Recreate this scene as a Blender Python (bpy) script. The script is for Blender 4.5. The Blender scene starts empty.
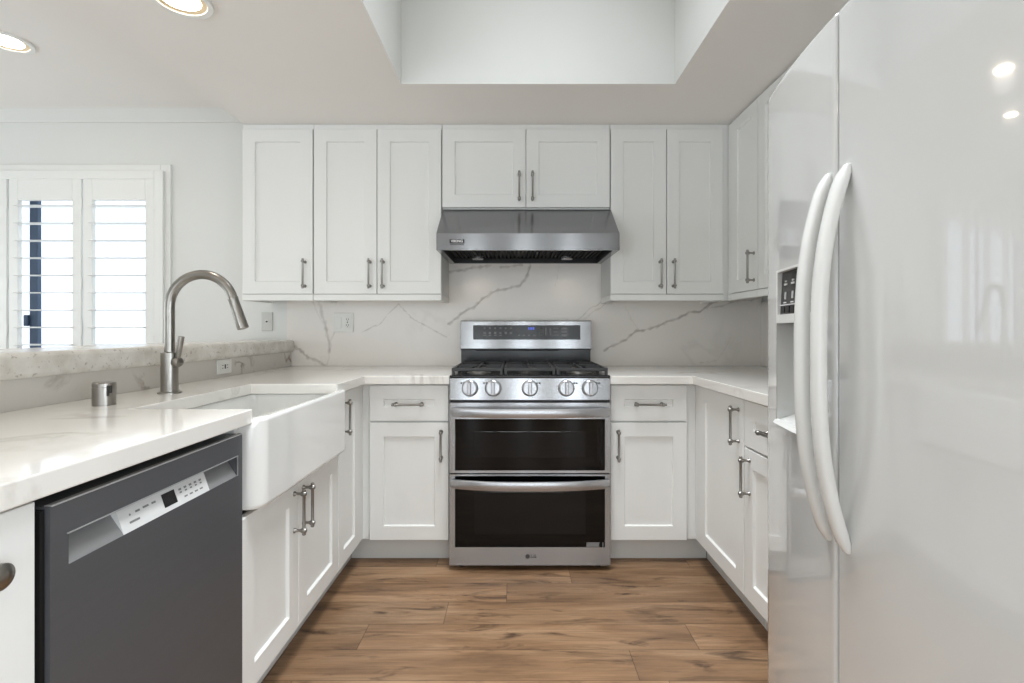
import bpy, bmesh, math, random
from mathutils import Vector, Matrix
import numpy as np
random.seed(7)
PI = math.pi
S = bpy.context.scene
COL = S.collection

# ------------------------------------------------------------------ camera
cam_data = bpy.data.cameras.new('camera')
cam = bpy.data.objects.new('camera', cam_data)
COL.objects.link(cam)
CAM_H = 1.134
cam.location = (0, 0, CAM_H)
cam.rotation_euler = (PI / 2, 0, 0)
cam_data.sensor_width = 36
cam_data.lens = 500 / 1024 * 36
cam_data.shift_x = -4 / 1024
cam_data.shift_y = -12 / 1024
cam_data.clip_start = 0.02
S.camera = cam

# ------------------------------------------------------------------ world, exposure
S.view_settings.view_transform = 'Standard'
S.view_settings.look = 'None'
S.view_settings.gamma = 1
S.view_settings.use_curve_mapping = False
S.view_settings.exposure = 0.10
W = bpy.data.worlds.new('world')
S.world = W
W.use_nodes = True
wb = W.node_tree.nodes['Background']
wb.inputs[0].default_value = (0.93, 0.96, 1.0, 1)
wb.inputs[1].default_value = 2.1

def area_light(name, loc, rot, sx, sy, power, color=(1, 1, 1)):
    d = bpy.data.lights.new(name, 'AREA')
    d.shape = 'RECTANGLE'
    d.size, d.size_y = sx, sy
    d.energy = power
    d.color = color
    o = bpy.data.objects.new(name, d)
    COL.objects.link(o)
    o.location = loc
    o.rotation_euler = rot
    return o

# skylight glazing, then fill lamps added out of view to brighten the room
area_light('skylight_daylight', (0.10, 1.435, 3.54), (0, 0, 0), 0.85, 1.20, 18, (0.92, 0.96, 1.0)).data.spread = math.radians(68)
area_light('patio_daylight', (-1.9, -2.40, 1.10), (PI / 2 + 0.0, 0, -0.15), 2.0, 1.9, 42, (0.82, 0.915, 1.0))  # added broad fill behind the camera, no door modelled there
for xp in (-0.62, 0.12, 0.80):
    area_light('patio_door_daylight', (xp, -2.42, 1.15), (PI / 2 + 0.03, 0, 0), 0.15, 2.0, 8.5, (0.82, 0.915, 1.0))  # added narrow lamps, meant to draw upright streaks on the stainless
area_light('entry_daylight', (1.47, -0.95, 0.75), (0, PI / 2 - 0.25, 0), 1.2, 2.2, 54, (0.79, 0.90, 1.0))  # added fill that lifts the sink-side fronts
area_light('dining_daylight', (-4.13, 1.45, 1.35), (0, -PI / 2 - 0.35, 0), 1.9, 2.6, 33, (0.86, 0.94, 1.0))  # added fill in front of a plain wall, raises the ambient level

# ------------------------------------------------------------------ materials
def lin(r, g, b):
    f = lambda c: (c / 255 / 12.92) if c / 255 <= 0.04045 else ((c / 255 + 0.055) / 1.055) ** 2.4
    return (f(r), f(g), f(b), 1)

def mat(name, color, rough=0.5, metal=0.0, coat=0.0, coat_rough=0.03, bump=0.0, bump_scale=60, var=0.0, var_scale=4,
        emit=None, emit_strength=0, aniso=0.0, stretch=None, spec=None):
    m = bpy.data.materials.new(name)
    m.use_nodes = True
    nt = m.node_tree
    b = nt.nodes['Principled BSDF']
    b.inputs['Base Color'].default_value = color
    b.inputs['Roughness'].default_value = rough
    b.inputs['Metallic'].default_value = metal
    b.inputs['Coat Weight'].default_value = coat
    b.inputs['Coat Roughness'].default_value = coat_rough
    if spec is not None:
        b.inputs['Specular IOR Level'].default_value = spec
    if emit:
        b.inputs['Emission Color'].default_value = emit
        b.inputs['Emission Strength'].default_value = emit_strength
    tc = nt.nodes.new('ShaderNodeTexCoord')
    mp = nt.nodes.new('ShaderNodeMapping')
    if stretch:
        mp.inputs['Scale'].default_value = stretch
    nt.links.new(tc.outputs['Object'], mp.inputs['Vector'])
    if var > 0:
        n = nt.nodes.new('ShaderNodeTexNoise')
        n.inputs['Scale'].default_value = var_scale
        n.inputs['Detail'].default_value = 4
        nt.links.new(mp.outputs[0], n.inputs['Vector'])
        mx = nt.nodes.new('ShaderNodeMix')
        mx.data_type = 'RGBA'
        mx.inputs[6].default_value = tuple(c * (1 - var) for c in color[:3]) + (1,)
        mx.inputs[7].default_value = tuple(min(1, c * (1 + var)) for c in color[:3]) + (1,)
        nt.links.new(n.outputs['Fac'], mx.inputs[0])
        nt.links.new(mx.outputs[2], b.inputs['Base Color'])
    if bump > 0:
        n2 = nt.nodes.new('ShaderNodeTexNoise')
        n2.inputs['Scale'].default_value = bump_scale
        n2.inputs['Detail'].default_value = 3
        nt.links.new(mp.outputs[0], n2.inputs['Vector'])
        bp = nt.nodes.new('ShaderNodeBump')
        bp.inputs['Strength'].default_value = bump
        bp.inputs['Distance'].default_value = 0.002
        nt.links.new(n2.outputs['Fac'], bp.inputs['Height'])
        nt.links.new(bp.outputs[0], b.inputs['Normal'])
    if aniso > 0:
        b.inputs['Anisotropic'].default_value = aniso
        tg = nt.nodes.new('ShaderNodeCombineXYZ')         # grain runs level, so highlights stretch upright
        tg.inputs[2].default_value = 1.0
        nt.links.new(tg.outputs[0], b.inputs['Tangent'])
    return m

M = {}
M['cabinet'] = mat('white_cabinet_paint', lin(238, 238, 235), 0.38, var=0.01, bump=0.03, bump_scale=300)
M['cabinet_in'] = mat('cabinet_carcass', lin(226, 226, 223), 0.5, var=0.01)
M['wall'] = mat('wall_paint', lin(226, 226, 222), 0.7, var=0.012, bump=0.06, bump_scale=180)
M['ceiling'] = mat('ceiling_paint', lin(244, 240, 235), 0.8, var=0.012, bump=0.06, bump_scale=140)
M['trim'] = mat('trim_paint', lin(236, 236, 232), 0.4, var=0.01)
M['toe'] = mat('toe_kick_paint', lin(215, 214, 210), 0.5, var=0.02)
M['nickel'] = mat('brushed_nickel', lin(150, 146, 140), 0.28, 1.0, var=0.05, var_scale=80)
M['pull'] = mat('pewter_pull', lin(150, 147, 142), 0.32, 1.0, var=0.06, var_scale=80)
M['steel'] = mat('brushed_stainless', lin(138, 139, 141), 0.19, 0.85, bump=0.02, bump_scale=120, stretch=(1, 1, 40), aniso=0.9)  # hood: same stainless as the range, darkened to tone down bright reflections
M['steel_range'] = mat('range_stainless', lin(174, 175, 177), 0.2, 0.74, bump=0.02, bump_scale=120, stretch=(1, 1, 40), aniso=0.9)  # same stainless as the hood, lightened to make up for dull reflections
M['steel_handle'] = mat('polished_stainless', lin(182, 182, 184), 0.25, 0.75, var=0.02)
M['dark_steel'] = mat('black_stainless', lin(84, 85, 88), 0.36, 0.15, var=0.07, var_scale=3, bump=0.03, bump_scale=100, stretch=(1, 1, 30))
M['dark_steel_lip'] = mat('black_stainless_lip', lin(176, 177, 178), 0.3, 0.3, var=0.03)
M['grey_plastic'] = mat('grey_plastic', lin(138, 138, 138), 0.4, 0.25, var=0.03)
M['silver_plastic'] = mat('silver_plastic', lin(222, 222, 221), 0.35, 0.05, var=0.02)
M['black'] = mat('black_plastic', lin(18, 18, 18), 0.4, var=0.05)
M['cavity'] = mat('dark_cavity', lin(10, 10, 10), 0.8, var=0.05)
M['black_glass'] = mat('black_oven_glass', lin(5, 5, 5), 0.04, var=0.05, spec=0.28)
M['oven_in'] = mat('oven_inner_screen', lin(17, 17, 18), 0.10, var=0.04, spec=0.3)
M['enamel'] = mat('black_enamel', lin(14, 14, 15), 0.2, var=0.04)
M['iron'] = mat('cast_iron', lin(48, 48, 49), 0.42, var=0.08, bump=0.2, bump_scale=200)
M['burner'] = mat('burner_metal', lin(140, 138, 135), 0.35, 1.0, var=0.04)
M['display'] = mat('display_glass', lin(34, 34, 35), 0.18, var=0.04)
M['print'] = mat('grey_print', lin(128, 128, 128), 0.5, var=0.02)
M['print_dark'] = mat('dark_print', lin(70, 70, 70), 0.5, var=0.02)
M['blue_led'] = mat('blue_led', lin(60, 80, 200), 0.4, emit=lin(110, 130, 230), emit_strength=0.45, var=0.02)
M['fridge'] = mat('white_gloss_enamel', lin(209, 209, 207), 0.10, coat=1.0, coat_rough=0.03, var=0.006, spec=0.5)
M['fridge'].node_tree.nodes['Principled BSDF'].inputs['Coat IOR'].default_value = 1.7
M['fridge_plastic'] = mat('white_gloss_plastic', lin(222, 222, 219), 0.2, var=0.01)
M['fridge_grey'] = mat('dispenser_grey', lin(205, 205, 202), 0.35, var=0.02)
M['gasket'] = mat('grey_gasket', lin(84, 84, 82), 0.7, var=0.03)  # door seal grey, set dark to put shade into the gap
M['ceramic'] = mat('white_fireclay', lin(240, 240, 237), 0.12, coat=0.5, var=0.008)
M['plate'] = mat('white_plate_plastic', lin(238, 237, 232), 0.35, var=0.01)
M['slot'] = mat('dark_slot', lin(60, 58, 56), 0.5, var=0.03)
M['lamp'] = mat('lamp_glow', lin(255, 236, 205), 0.5, emit=(1.0, 0.86, 0.66, 1), emit_strength=22, var=0.01)
M['lamp_small'] = mat('halogen_glow', lin(255, 220, 170), 0.5, emit=(1.0, 0.74, 0.42, 1), emit_strength=40, var=0.01)
M['baffle'] = mat('warm_baffle', lin(236, 215, 180), 0.35, var=0.02)
M['exterior'] = mat('exterior_stucco', lin(236, 240, 246), 0.9, var=0.03, bump=0.2, bump_scale=30)
M['window_metal'] = mat('dark_window_metal', lin(70, 84, 104), 0.4, 0.3, var=0.05)

def glass_mat():
    m = bpy.data.materials.new('window_glass')
    m.use_nodes = True
    nt = m.node_tree
    for n in list(nt.nodes):
        nt.nodes.remove(n)
    out = nt.nodes.new('ShaderNodeOutputMaterial')
    mix = nt.nodes.new('ShaderNodeMixShader')
    fr = nt.nodes.new('ShaderNodeFresnel')
    fr.inputs[0].default_value = 1.3
    tr = nt.nodes.new('ShaderNodeBsdfTransparent')
    tr.inputs[0].default_value = (0.95, 0.97, 0.98, 1)
    gl = nt.nodes.new('ShaderNodeBsdfGlossy')
    gl.inputs['Roughness'].default_value = 0.02
    ge = nt.nodes.new('ShaderNodeNewGeometry')
    inv = nt.nodes.new('ShaderNodeMath'); inv.operation = 'SUBTRACT'; inv.inputs[0].default_value = 1.0
    mu = nt.nodes.new('ShaderNodeMath'); mu.operation = 'MULTIPLY'
    nt.links.new(ge.outputs['Backfacing'], inv.inputs[1])
    nt.links.new(fr.outputs[0], mu.inputs[0]); nt.links.new(inv.outputs[0], mu.inputs[1])
    nt.links.new(mu.outputs[0], mix.inputs[0])
    nt.links.new(tr.outputs[0], mix.inputs[1])
    nt.links.new(gl.outputs[0], mix.inputs[2])
    nt.links.new(mix.outputs[0], out.inputs[0])
    return m
M['glass'] = glass_mat()

def quartz_mat(name, base, vein, scale, amount, attr=False, rough=0.12, warm=None):
    """White quartz: a cloudy ground and warped thin veins; optional painted-in vein layout read from the mesh."""
    m = bpy.data.materials.new(name)
    m.use_nodes = True
    nt = m.node_tree
    L = nt.links.new
    b = nt.nodes['Principled BSDF']
    b.inputs['Roughness'].default_value = rough
    tc = nt.nodes.new('ShaderNodeTexCoord')
    mp = nt.nodes.new('ShaderNodeMapping')
    mp.inputs['Rotation'].default_value = (0.2, 0.5, 0.6)
    L(tc.outputs['Object'], mp.inputs[0])
    n1 = nt.nodes.new('ShaderNodeTexNoise')
    n1.inputs['Scale'].default_value = scale
    n1.inputs['Detail'].default_value = 6
    n1.inputs['Roughness'].default_value = 0.55
    n1.inputs['Distortion'].default_value = 0.9
    L(mp.outputs[0], n1.inputs['Vector'])
    sub = nt.nodes.new('ShaderNodeMath'); sub.operation = 'SUBTRACT'; sub.inputs[1].default_value = 0.5
    ab = nt.nodes.new('ShaderNodeMath'); ab.operation = 'ABSOLUTE'
    L(n1.outputs['Fac'], sub.inputs[0]); L(sub.outputs[0], ab.inputs[0])
    mr = nt.nodes.new('ShaderNodeMapRange')
    mr.inputs['From Min'].default_value = 0.0
    mr.inputs['From Max'].default_value = 0.028
    mr.inputs['To Min'].default_value = 1.0
    mr.inputs['To Max'].default_value = 0.0
    L(ab.outputs[0], mr.inputs['Value'])
    n2 = nt.nodes.new('ShaderNodeTexNoise')
    n2.inputs['Scale'].default_value = scale * 1.7
    n2.inputs['Detail'].default_value = 3
    L(mp.outputs[0], n2.inputs['Vector'])
    mr2 = nt.nodes.new('ShaderNodeMapRange')
    mr2.inputs['From Min'].default_value = 0.48
    mr2.inputs['From Max'].default_value = 0.68
    L(n2.outputs['Fac'], mr2.inputs['Value'])
    mul = nt.nodes.new('ShaderNodeMath'); mul.operation = 'MULTIPLY'
    L(mr.outputs[0], mul.inputs[0]); L(mr2.outputs[0], mul.inputs[1])
    mul2 = nt.nodes.new('ShaderNodeMath'); mul2.operation = 'MULTIPLY'; mul2.inputs[1].default_value = amount
    L(mul.outputs[0], mul2.inputs[0])
    # cloudy ground
    n3 = nt.nodes.new('ShaderNodeTexNoise')
    n3.inputs['Scale'].default_value = scale * 2.2
    n3.inputs['Detail'].default_value = 5
    L(mp.outputs[0], n3.inputs['Vector'])
    g = nt.nodes.new('ShaderNodeMix'); g.data_type = 'RGBA'
    g.inputs[6].default_value = base
    w = warm or tuple(c * 0.93 for c in base[:3]) + (1,)
    g.inputs[7].default_value = w
    L(n3.outputs['Fac'], g.inputs[0])
    fac = mul2.outputs[0]
    if attr:
        at = nt.nodes.new('ShaderNodeAttribute')
        at.attribute_name = 'vein'
        n4 = nt.nodes.new('ShaderNodeTexNoise')
        n4.inputs['Scale'].default_value = 22
        n4.inputs['Detail'].default_value = 3
        L(mp.outputs[0], n4.inputs['Vector'])
        mr4 = nt.nodes.new('ShaderNodeMapRange')
        mr4.inputs['From Min'].default_value = 0.30
        mr4.inputs['From Max'].default_value = 0.62
        mr4.inputs['To Min'].default_value = 0.35
        L(n4.outputs['Fac'], mr4.inputs['Value'])
        m4 = nt.nodes.new('ShaderNodeMath'); m4.operation = 'MULTIPLY'
        L(at.outputs['Fac'], m4.inputs[0]); L(mr4.outputs[0], m4.inputs[1])
        mxm = nt.nodes.new('ShaderNodeMath'); mxm.operation = 'MAXIMUM'
        L(fac, mxm.inputs[0]); L(m4.outputs[0], mxm.inputs[1])
        fac = mxm.outputs[0]
    v = nt.nodes.new('ShaderNodeMix'); v.data_type = 'RGBA'
    L(fac, v.inputs[0]); L(g.outputs[2], v.inputs[6])
    v.inputs[7].default_value = vein
    L(v.outputs[2], b.inputs['Base Color'])
    return m
M['quartz'] = quartz_mat('white_quartz', lin(240, 237, 231), lin(150, 138, 126), 1.6, 0.38, rough=0.08)
M['quartz_splash'] = quartz_mat('veined_quartz_splash', lin(246, 240, 233), lin(150, 137, 125), 1.3, 0.10, attr=True, rough=0.24)
M['quartz_low'] = quartz_mat('veined_quartz_low_splash', lin(216, 210, 202), lin(142, 126, 112), 2.6, 0.95, rough=0.2)

def granite_mat():
    m = bpy.data.materials.new('speckled_bar_stone')
    m.use_nodes = True
    nt = m.node_tree
    L = nt.links.new
    b = nt.nodes['Principled BSDF']
    b.inputs['Roughness'].default_value = 0.22
    tc = nt.nodes.new('ShaderNodeTexCoord')
    n = nt.nodes.new('ShaderNodeTexNoise')
    n.inputs['Scale'].default_value = 14
    n.inputs['Detail'].default_value = 6
    L(tc.outputs['Object'], n.inputs['Vector'])
    cr = nt.nodes.new('ShaderNodeValToRGB')
    cr.color_ramp.elements[0].position = 0.3
    cr.color_ramp.elements[0].color = lin(205, 198, 188)
    cr.color_ramp.elements[1].position = 0.62
    cr.color_ramp.elements[1].color = lin(230, 226, 219)
    L(n.outputs['Fac'], cr.inputs[0])
    vo = nt.nodes.new('ShaderNodeTexNoise')
    vo.inputs['Scale'].default_value = 75
    vo.inputs['Detail'].default_value = 2
    L(tc.outputs['Object'], vo.inputs['Vector'])
    mr = nt.nodes.new('ShaderNodeMapRange')
    mr.inputs['From Min'].default_value = 0.62
    mr.inputs['From Max'].default_value = 0.72
    mr.inputs['To Max'].default_value = 0.6
    L(vo.outputs['Fac'], mr.inputs['Value'])
    mx = nt.nodes.new('ShaderNodeMix'); mx.data_type = 'RGBA'
    L(mr.outputs[0], mx.inputs[0]); L(cr.outputs[0], mx.inputs[6])
    mx.inputs[7].default_value = lin(140, 126, 112)
    L(mx.outputs[2], b.inputs['Base Color'])
    return m
M['granite'] = granite_mat()

def floor_mat():
    m = bpy.data.materials.new('oak_plank_floor')
    m.use_nodes = True
    nt = m.node_tree
    L = nt.links.new
    b = nt.nodes['Principled BSDF']
    b.inputs['Roughness'].default_value = 0.42
    b.inputs['Specular IOR Level'].default_value = 0.35
    tc = nt.nodes.new('ShaderNodeTexCoord')
    at = nt.nodes.new('ShaderNodeAttribute'); at.attribute_name = 'plank'
    sc = nt.nodes.new('ShaderNodeVectorMath'); sc.operation = 'SCALE'; sc.inputs['Scale'].default_value = 13.0
    L(at.outputs['Vector'], sc.inputs[0])
    ad = nt.nodes.new('ShaderNodeVectorMath'); ad.operation = 'ADD'
    L(tc.outputs['Object'], ad.inputs[0]); L(sc.outputs[0], ad.inputs[1])
    def noise(scale_xyz, sc_, det, dist=0.0, rough=0.6):
        mp = nt.nodes.new('ShaderNodeMapping'); mp.inputs['Scale'].default_value = scale_xyz
        L(ad.outputs[0], mp.inputs[0])
        n = nt.nodes.new('ShaderNodeTexNoise')
        n.inputs['Scale'].default_value = sc_; n.inputs['Detail'].default_value = det
        n.inputs['Distortion'].default_value = dist; n.inputs['Roughness'].default_value = rough
        L(mp.outputs[0], n.inputs['Vector'])
        return n
    broad = noise((0.9, 5.5, 1), 1.6, 5, 0.8)
    fine = noise((1.5, 34, 1), 2.2, 6, 0.4, 0.7)
    knot = noise((1.3, 8.0, 1), 2.3, 4, 1.2)
    cr = nt.nodes.new('ShaderNodeValToRGB')
    e = cr.color_ramp.elements
    e[0].position = 0.25; e[0].color = lin(100, 76, 56)
    e[1].position = 0.75; e[1].color = lin(166, 136, 106)
    mid = cr.color_ramp.elements.new(0.5); mid.color = lin(140, 109, 81)
    L(broad.outputs['Fac'], cr.inputs[0])
    # fine grain
    mf = nt.nodes.new('ShaderNodeMapRange')
    mf.inputs['From Min'].default_value = 0.3; mf.inputs['From Max'].default_value = 0.7
    mf.inputs['To Min'].default_value = 0.72; mf.inputs['To Max'].default_value = 1.16
    L(fine.outputs['Fac'], mf.inputs['Value'])
    m1 = nt.nodes.new('ShaderNodeVectorMath'); m1.operation = 'SCALE'
    L(cr.outputs[0], m1.inputs[0]); L(mf.outputs[0], m1.inputs['Scale'])
    # dark knots and streaks
    mk = nt.nodes.new('ShaderNodeMapRange')
    mk.inputs['From Min'].default_value = 0.55; mk.inputs['From Max'].default_value = 0.72
    mk.inputs['To Max'].default_value = 0.92
    L(knot.outputs['Fac'], mk.inputs['Value'])
    mx = nt.nodes.new('ShaderNodeMix'); mx.data_type = 'RGBA'
    L(mk.outputs[0], mx.inputs[0]); L(m1.outputs[0], mx.inputs[6])
    mx.inputs[7].default_value = lin(70, 52, 40)
    # plank tone
    sp = nt.nodes.new('ShaderNodeSeparateXYZ'); L(at.outputs['Vector'], sp.inputs[0])
    mt = nt.nodes.new('ShaderNodeMapRange')
    mt.inputs['To Min'].default_value = 0.90; mt.inputs['To Max'].default_value = 1.12
    L(sp.outputs[0], mt.inputs['Value'])
    m2 = nt.nodes.new('ShaderNodeVectorMath'); m2.operation = 'SCALE'
    L(mx.outputs[2], m2.inputs[0]); L(mt.outputs[0], m2.inputs['Scale'])
    # seams from plank-local uv (metres to the nearest edge)
    uv = nt.nodes.new('ShaderNodeUVMap'); uv.uv_map = 'seam'
    s2 = nt.nodes.new('ShaderNodeSeparateXYZ'); L(uv.outputs[0], s2.inputs[0])
    def edge(sock, size):
        a = nt.nodes.new('ShaderNodeMath'); a.operation = 'PINGPONG'; a.inputs[1].default_value = size / 2
        L(sock, a.inputs[0]); return a.outputs[0]
    mn = nt.nodes.new('ShaderNodeMath'); mn.operation = 'MINIMUM'
    L(edge(s2.outputs[0], PLANK_L), mn.inputs[0]); L(edge(s2.outputs[1], PLANK_W), mn.inputs[1])
    ms = nt.nodes.new('ShaderNodeMapRange')
    ms.inputs['From Min'].default_value = 0.0008; ms.inputs['From Max'].default_value = 0.0024
    ms.inputs['To Min'].default_value = 0.55; ms.inputs['To Max'].default_value = 1.0
    L(mn.outputs[0], ms.inputs['Value'])
    m3 = nt.nodes.new('ShaderNodeVectorMath'); m3.operation = 'SCALE'
    L(m2.outputs[0], m3.inputs[0]); L(ms.outputs[0], m3.inputs['Scale'])
    L(m3.outputs[0], b.inputs['Base Color'])
    bp = nt.nodes.new('ShaderNodeBump'); bp.inputs['Strength'].default_value = 0.15; bp.inputs['Distance'].default_value = 0.001
    L(fine.outputs['Fac'], bp.inputs['Height']); L(bp.outputs[0], b.inputs['Normal'])
    return m
PLANK_L, PLANK_W = 1.215, 0.155
M['floor'] = floor_mat()

# ------------------------------------------------------------------ mesh helpers
def new():
    return bmesh.new()

def box(bm, x0, x1, y0, y1, z0, z1, bev=0.0, seg=2):
    r = bmesh.ops.create_cube(bm, size=1, matrix=Matrix.Translation(((x0 + x1) / 2, (y0 + y1) / 2, (z0 + z1) / 2)) @ Matrix.Diagonal((abs(x1 - x0), abs(y1 - y0), abs(z1 - z0), 1)))
    if bev > 0:
        es = list({e for v in r['verts'] for e in v.link_edges})
        bmesh.ops.bevel(bm, geom=es, offset=bev, segments=seg, profile=0.5, affect='EDGES')
    return bm

def prism(bm, pts, axis, a, b, bev=0.0, seg=2):
    """Closed polygon pts (2-D) extruded along axis from a to b. axis x: pts are (y,z); y: (x,z); z: (x,y)."""
    def p3(p, t):
        return {'x': (t, p[0], p[1]), 'y': (p[0], t, p[1]), 'z': (p[0], p[1], t)}[axis]
    va = [bm.verts.new(p3(p, a)) for p in pts]
    vb = [bm.verts.new(p3(p, b)) for p in pts]
    n = len(pts)
    fs = [bm.faces.new(va), bm.faces.new(list(reversed(vb)))]
    for i in range(n):
        fs.append(bm.faces.new((va[i], vb[i], vb[(i + 1) % n], va[(i + 1) % n])))
    bmesh.ops.recalc_face_normals(bm, faces=fs)
    if bev > 0:
        es = list({e for v in va + vb for e in v.link_edges})
        bmesh.ops.bevel(bm, geom=es, offset=bev, segments=seg, profile=0.5, affect='EDGES')
    return bm

def frame_from(d):
    d = d.normalized()
    up = Vector((0, 0, 1)) if abs(d.z) < 0.95 else Vector((1, 0, 0))
    u = d.cross(up).normalized()
    return u, d.cross(u).normalized()

def tube(bm, pts, radii, n=16, cap=True, flat=None):
    """Swept tube along pts with a radius per point; flat=(su,sv) squashes the section."""
    pts = [Vector(p) for p in pts]
    if not isinstance(radii, (list, tuple)):
        radii = [radii] * len(pts)
    rings, u0 = [], None
    for i, p in enumerate(pts):
        d = (pts[min(i + 1, len(pts) - 1)] - pts[max(i - 1, 0)]).normalized()
        if u0 is None:
            u, v = frame_from(d)
        else:
            u = (u0 - d * u0.dot(d)).normalized()
            v = d.cross(u).normalized()
        u0 = u
        su, sv = flat or (1, 1)
        rings.append([bm.verts.new(p + (u * math.cos(2 * PI * k / n) * su + v * math.sin(2 * PI * k / n) * sv) * radii[i]) for k in range(n)])
    fs = []
    for a, b in zip(rings, rings[1:]):
        for k in range(n):
            fs.append(bm.faces.new((a[k], a[(k + 1) % n], b[(k + 1) % n], b[k])))
    if cap:
        fs.append(bm.faces.new(list(reversed(rings[0]))))
        fs.append(bm.faces.new(rings[-1]))
    bmesh.ops.recalc_face_normals(bm, faces=fs)
    return bm

def lathe(bm, origin, axis, prof, n=24):
    """prof: list of (distance along axis, radius)."""
    o, a = Vector(origin), Vector(axis).normalized()
    return tube(bm, [o + a * (t + i * 1e-6) for i, (t, r) in enumerate(prof)], [max(r, 1e-4) for t, r in prof], n)

def obj(name, bm, material, parent=None, smooth=None, loc=None, wn=False):
    me = bpy.data.meshes.new(name)
    bm.normal_update()
    bm.to_mesh(me)
    bm.free()
    if smooth:
        me.shade_smooth()
        me.set_sharp_from_angle(angle=math.radians(smooth))
    me.materials.append(M[material] if isinstance(material, str) else material)
    o = bpy.data.objects.new(name, me)
    COL.objects.link(o)
    if wn:
        w_ = o.modifiers.new('even_normals', 'WEIGHTED_NORMAL')
        w_.keep_sharp = True
        w_.weight = 100
    if parent is not None:
        o.parent = parent
    if loc:
        o.location = loc
    return o

def tag(o, label, cat, group=None):
    o['label'] = label
    o['category'] = cat
    if group:
        o['group'] = group
    return o

def thing(name, label, cat, loc=(0, 0, 0), rotz=0, group=None):
    o = bpy.data.objects.new(name, None)
    o.empty_display_size = 0.05
    COL.objects.link(o)
    o.location = loc
    o.rotation_euler = (0, 0, rotz)
    return tag(o, label, cat, group)

def struct(name, bm, m, parent=None, smooth=None):
    o = obj(name, bm, m, parent, smooth)
    if parent is None:
        o['kind'] = 'structure'
    return o

def text_bm(bm, txt, size, mtx, depth=0.0003):
    cu = bpy.data.curves.new('lettering', 'FONT')
    cu.body = txt
    cu.size = size
    cu.align_x = 'CENTER'
    cu.align_y = 'CENTER'
    cu.extrude = depth
    cu.offset = size * 0.02
    cu.resolution_u = 3
    o = bpy.data.objects.new('lettering', cu)
    COL.objects.link(o)
    dg = bpy.context.evaluated_depsgraph_get()
    me = bpy.data.meshes.new_from_object(o.evaluated_get(dg))
    bpy.data.objects.remove(o)
    bpy.data.curves.remove(cu)
    me.transform(mtx)
    bm.from_mesh(me)
    bpy.data.meshes.remove(me)
    return bm
FACE_CAM = Matrix.Rotation(PI / 2, 4, 'X')          # lettering that faces -y

# ------------------------------------------------------------------ key planes
Z_CT, T_CT = 0.914, 0.040      # worktop
Y_BASE = 2.404                 # door faces of the back base run
Y_UP = 2.722                   # door faces of the wall units
Y_W = 3.03                     # face of the splash slab
X_L, X_R = -0.742, 0.869       # door faces of the side runs
Z_CEIL, Z_DIN = 2.257, 2.476
Z_UB = 1.292
X_RW = 1.485
X_SOF = -1.49
SKY = (-0.525, 0.727, 0.60, 2.287)

# ------------------------------------------------------------------ floor
bm = new()
x0f, x1f, y0f, y1f = -4.3, 1.7, -2.5, 3.3
lay = bm.loops.layers.uv.new('seam')
cl = bm.faces.layers.float_vector.new('plank_tmp')
known = {-1: 0.40, 0: 0.65, 1: -0.28, 2: -0.04, 3: 0.25}
quads = []
r = int(math.floor((y0f - 1.77) / PLANK_W))
rng = random.Random(11)
while 1.77 + r * PLANK_W < y1f:
    ya = 1.77 + r * PLANK_W
    off = known.get(r, rng.uniform(0, PLANK_L))
    k0 = math.floor((x0f - off) / PLANK_L)
    xa = off + k0 * PLANK_L
    while xa < x1f:
        quads.append((xa, ya, rng.random(), rng.random(), rng.random()))
        xa += PLANK_L
    r += 1
for xa, ya, a, b_, c in quads:
    vs = [bm.verts.new(p) for p in ((xa, ya, 0), (xa + PLANK_L, ya, 0), (xa + PLANK_L, ya + PLANK_W, 0), (xa, ya + PLANK_W, 0))]
    f = bm.faces.new(vs)
    for lp, uvv in zip(f.loops, ((0, 0), (PLANK_L, 0), (PLANK_L, PLANK_W), (0, PLANK_W))):
        lp[lay].uv = uvv
    f[cl] = (a, b_, c)
vals = [f[cl].copy() for f in bm.faces]
fl = struct('floor', bm, 'floor')
at = fl.data.attributes.new('plank', 'FLOAT_VECTOR', 'FACE')
for i, v in enumerate(vals):
    at.data[i].vector = v

# ------------------------------------------------------------------ walls and ceilings
WX0, WX1, WZ0, WZ1 = -3.98, -2.12, 0.74, 2.09          # window opening
bm = new()
box(bm, -4.3, WX0, 3.04, 3.18, 0, 2.6)
box(bm, WX1, 1.7, 3.04, 3.18, 0, 2.6)
box(bm, WX0, WX1, 3.04, 3.18, 0, WZ0)
box(bm, WX0, WX1, 3.04, 3.18, WZ1, 2.6)
struct('wall_back', bm, 'wall')
bm = new(); box(bm, 1.50, 1.64, -2.5, 3.04, 0, 2.6); struct('wall_right', bm, 'wall')
bm = new(); box(bm, -4.40, -4.26, -2.5, 3.04, 0, 2.6); struct('wall_left', bm, 'wall')
bm = new(); box(bm, -4.4, 1.64, -2.62, -2.48, 0, 2.6); struct('wall_front', bm, 'wall')
bm = new(); box(bm, -4.4, X_SOF, -2.5, 3.18, Z_DIN, Z_DIN + 0.1); struct('ceiling', bm, 'ceiling')
bm = new()
sx0, sx1, sy0, sy1 = SKY
zt = Z_CEIL
for a in ((X_SOF, sx0, -2.5, 3.04), (sx1, 1.5, -2.5, 3.04), (sx0, sx1, -2.5, sy0), (sx0, sx1, sy1, 3.04)):
    vs = [bm.verts.new(p) for p in ((a[0], a[2], zt), (a[0], a[3], zt), (a[1], a[3], zt), (a[1], a[2], zt))]
    bm.faces.new(vs)
# fascia towards the dining room
bm.faces.new([bm.verts.new(p) for p in ((X_SOF, -2.5, zt), (X_SOF, -2.5, Z_DIN + 0.05), (X_SOF, 3.04, Z_DIN + 0.05), (X_SOF, 3.04, zt))])
bmesh.ops.remove_doubles(bm, verts=bm.verts, dist=1e-5)
struct('ceiling_kitchen', bm, 'ceiling')
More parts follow.
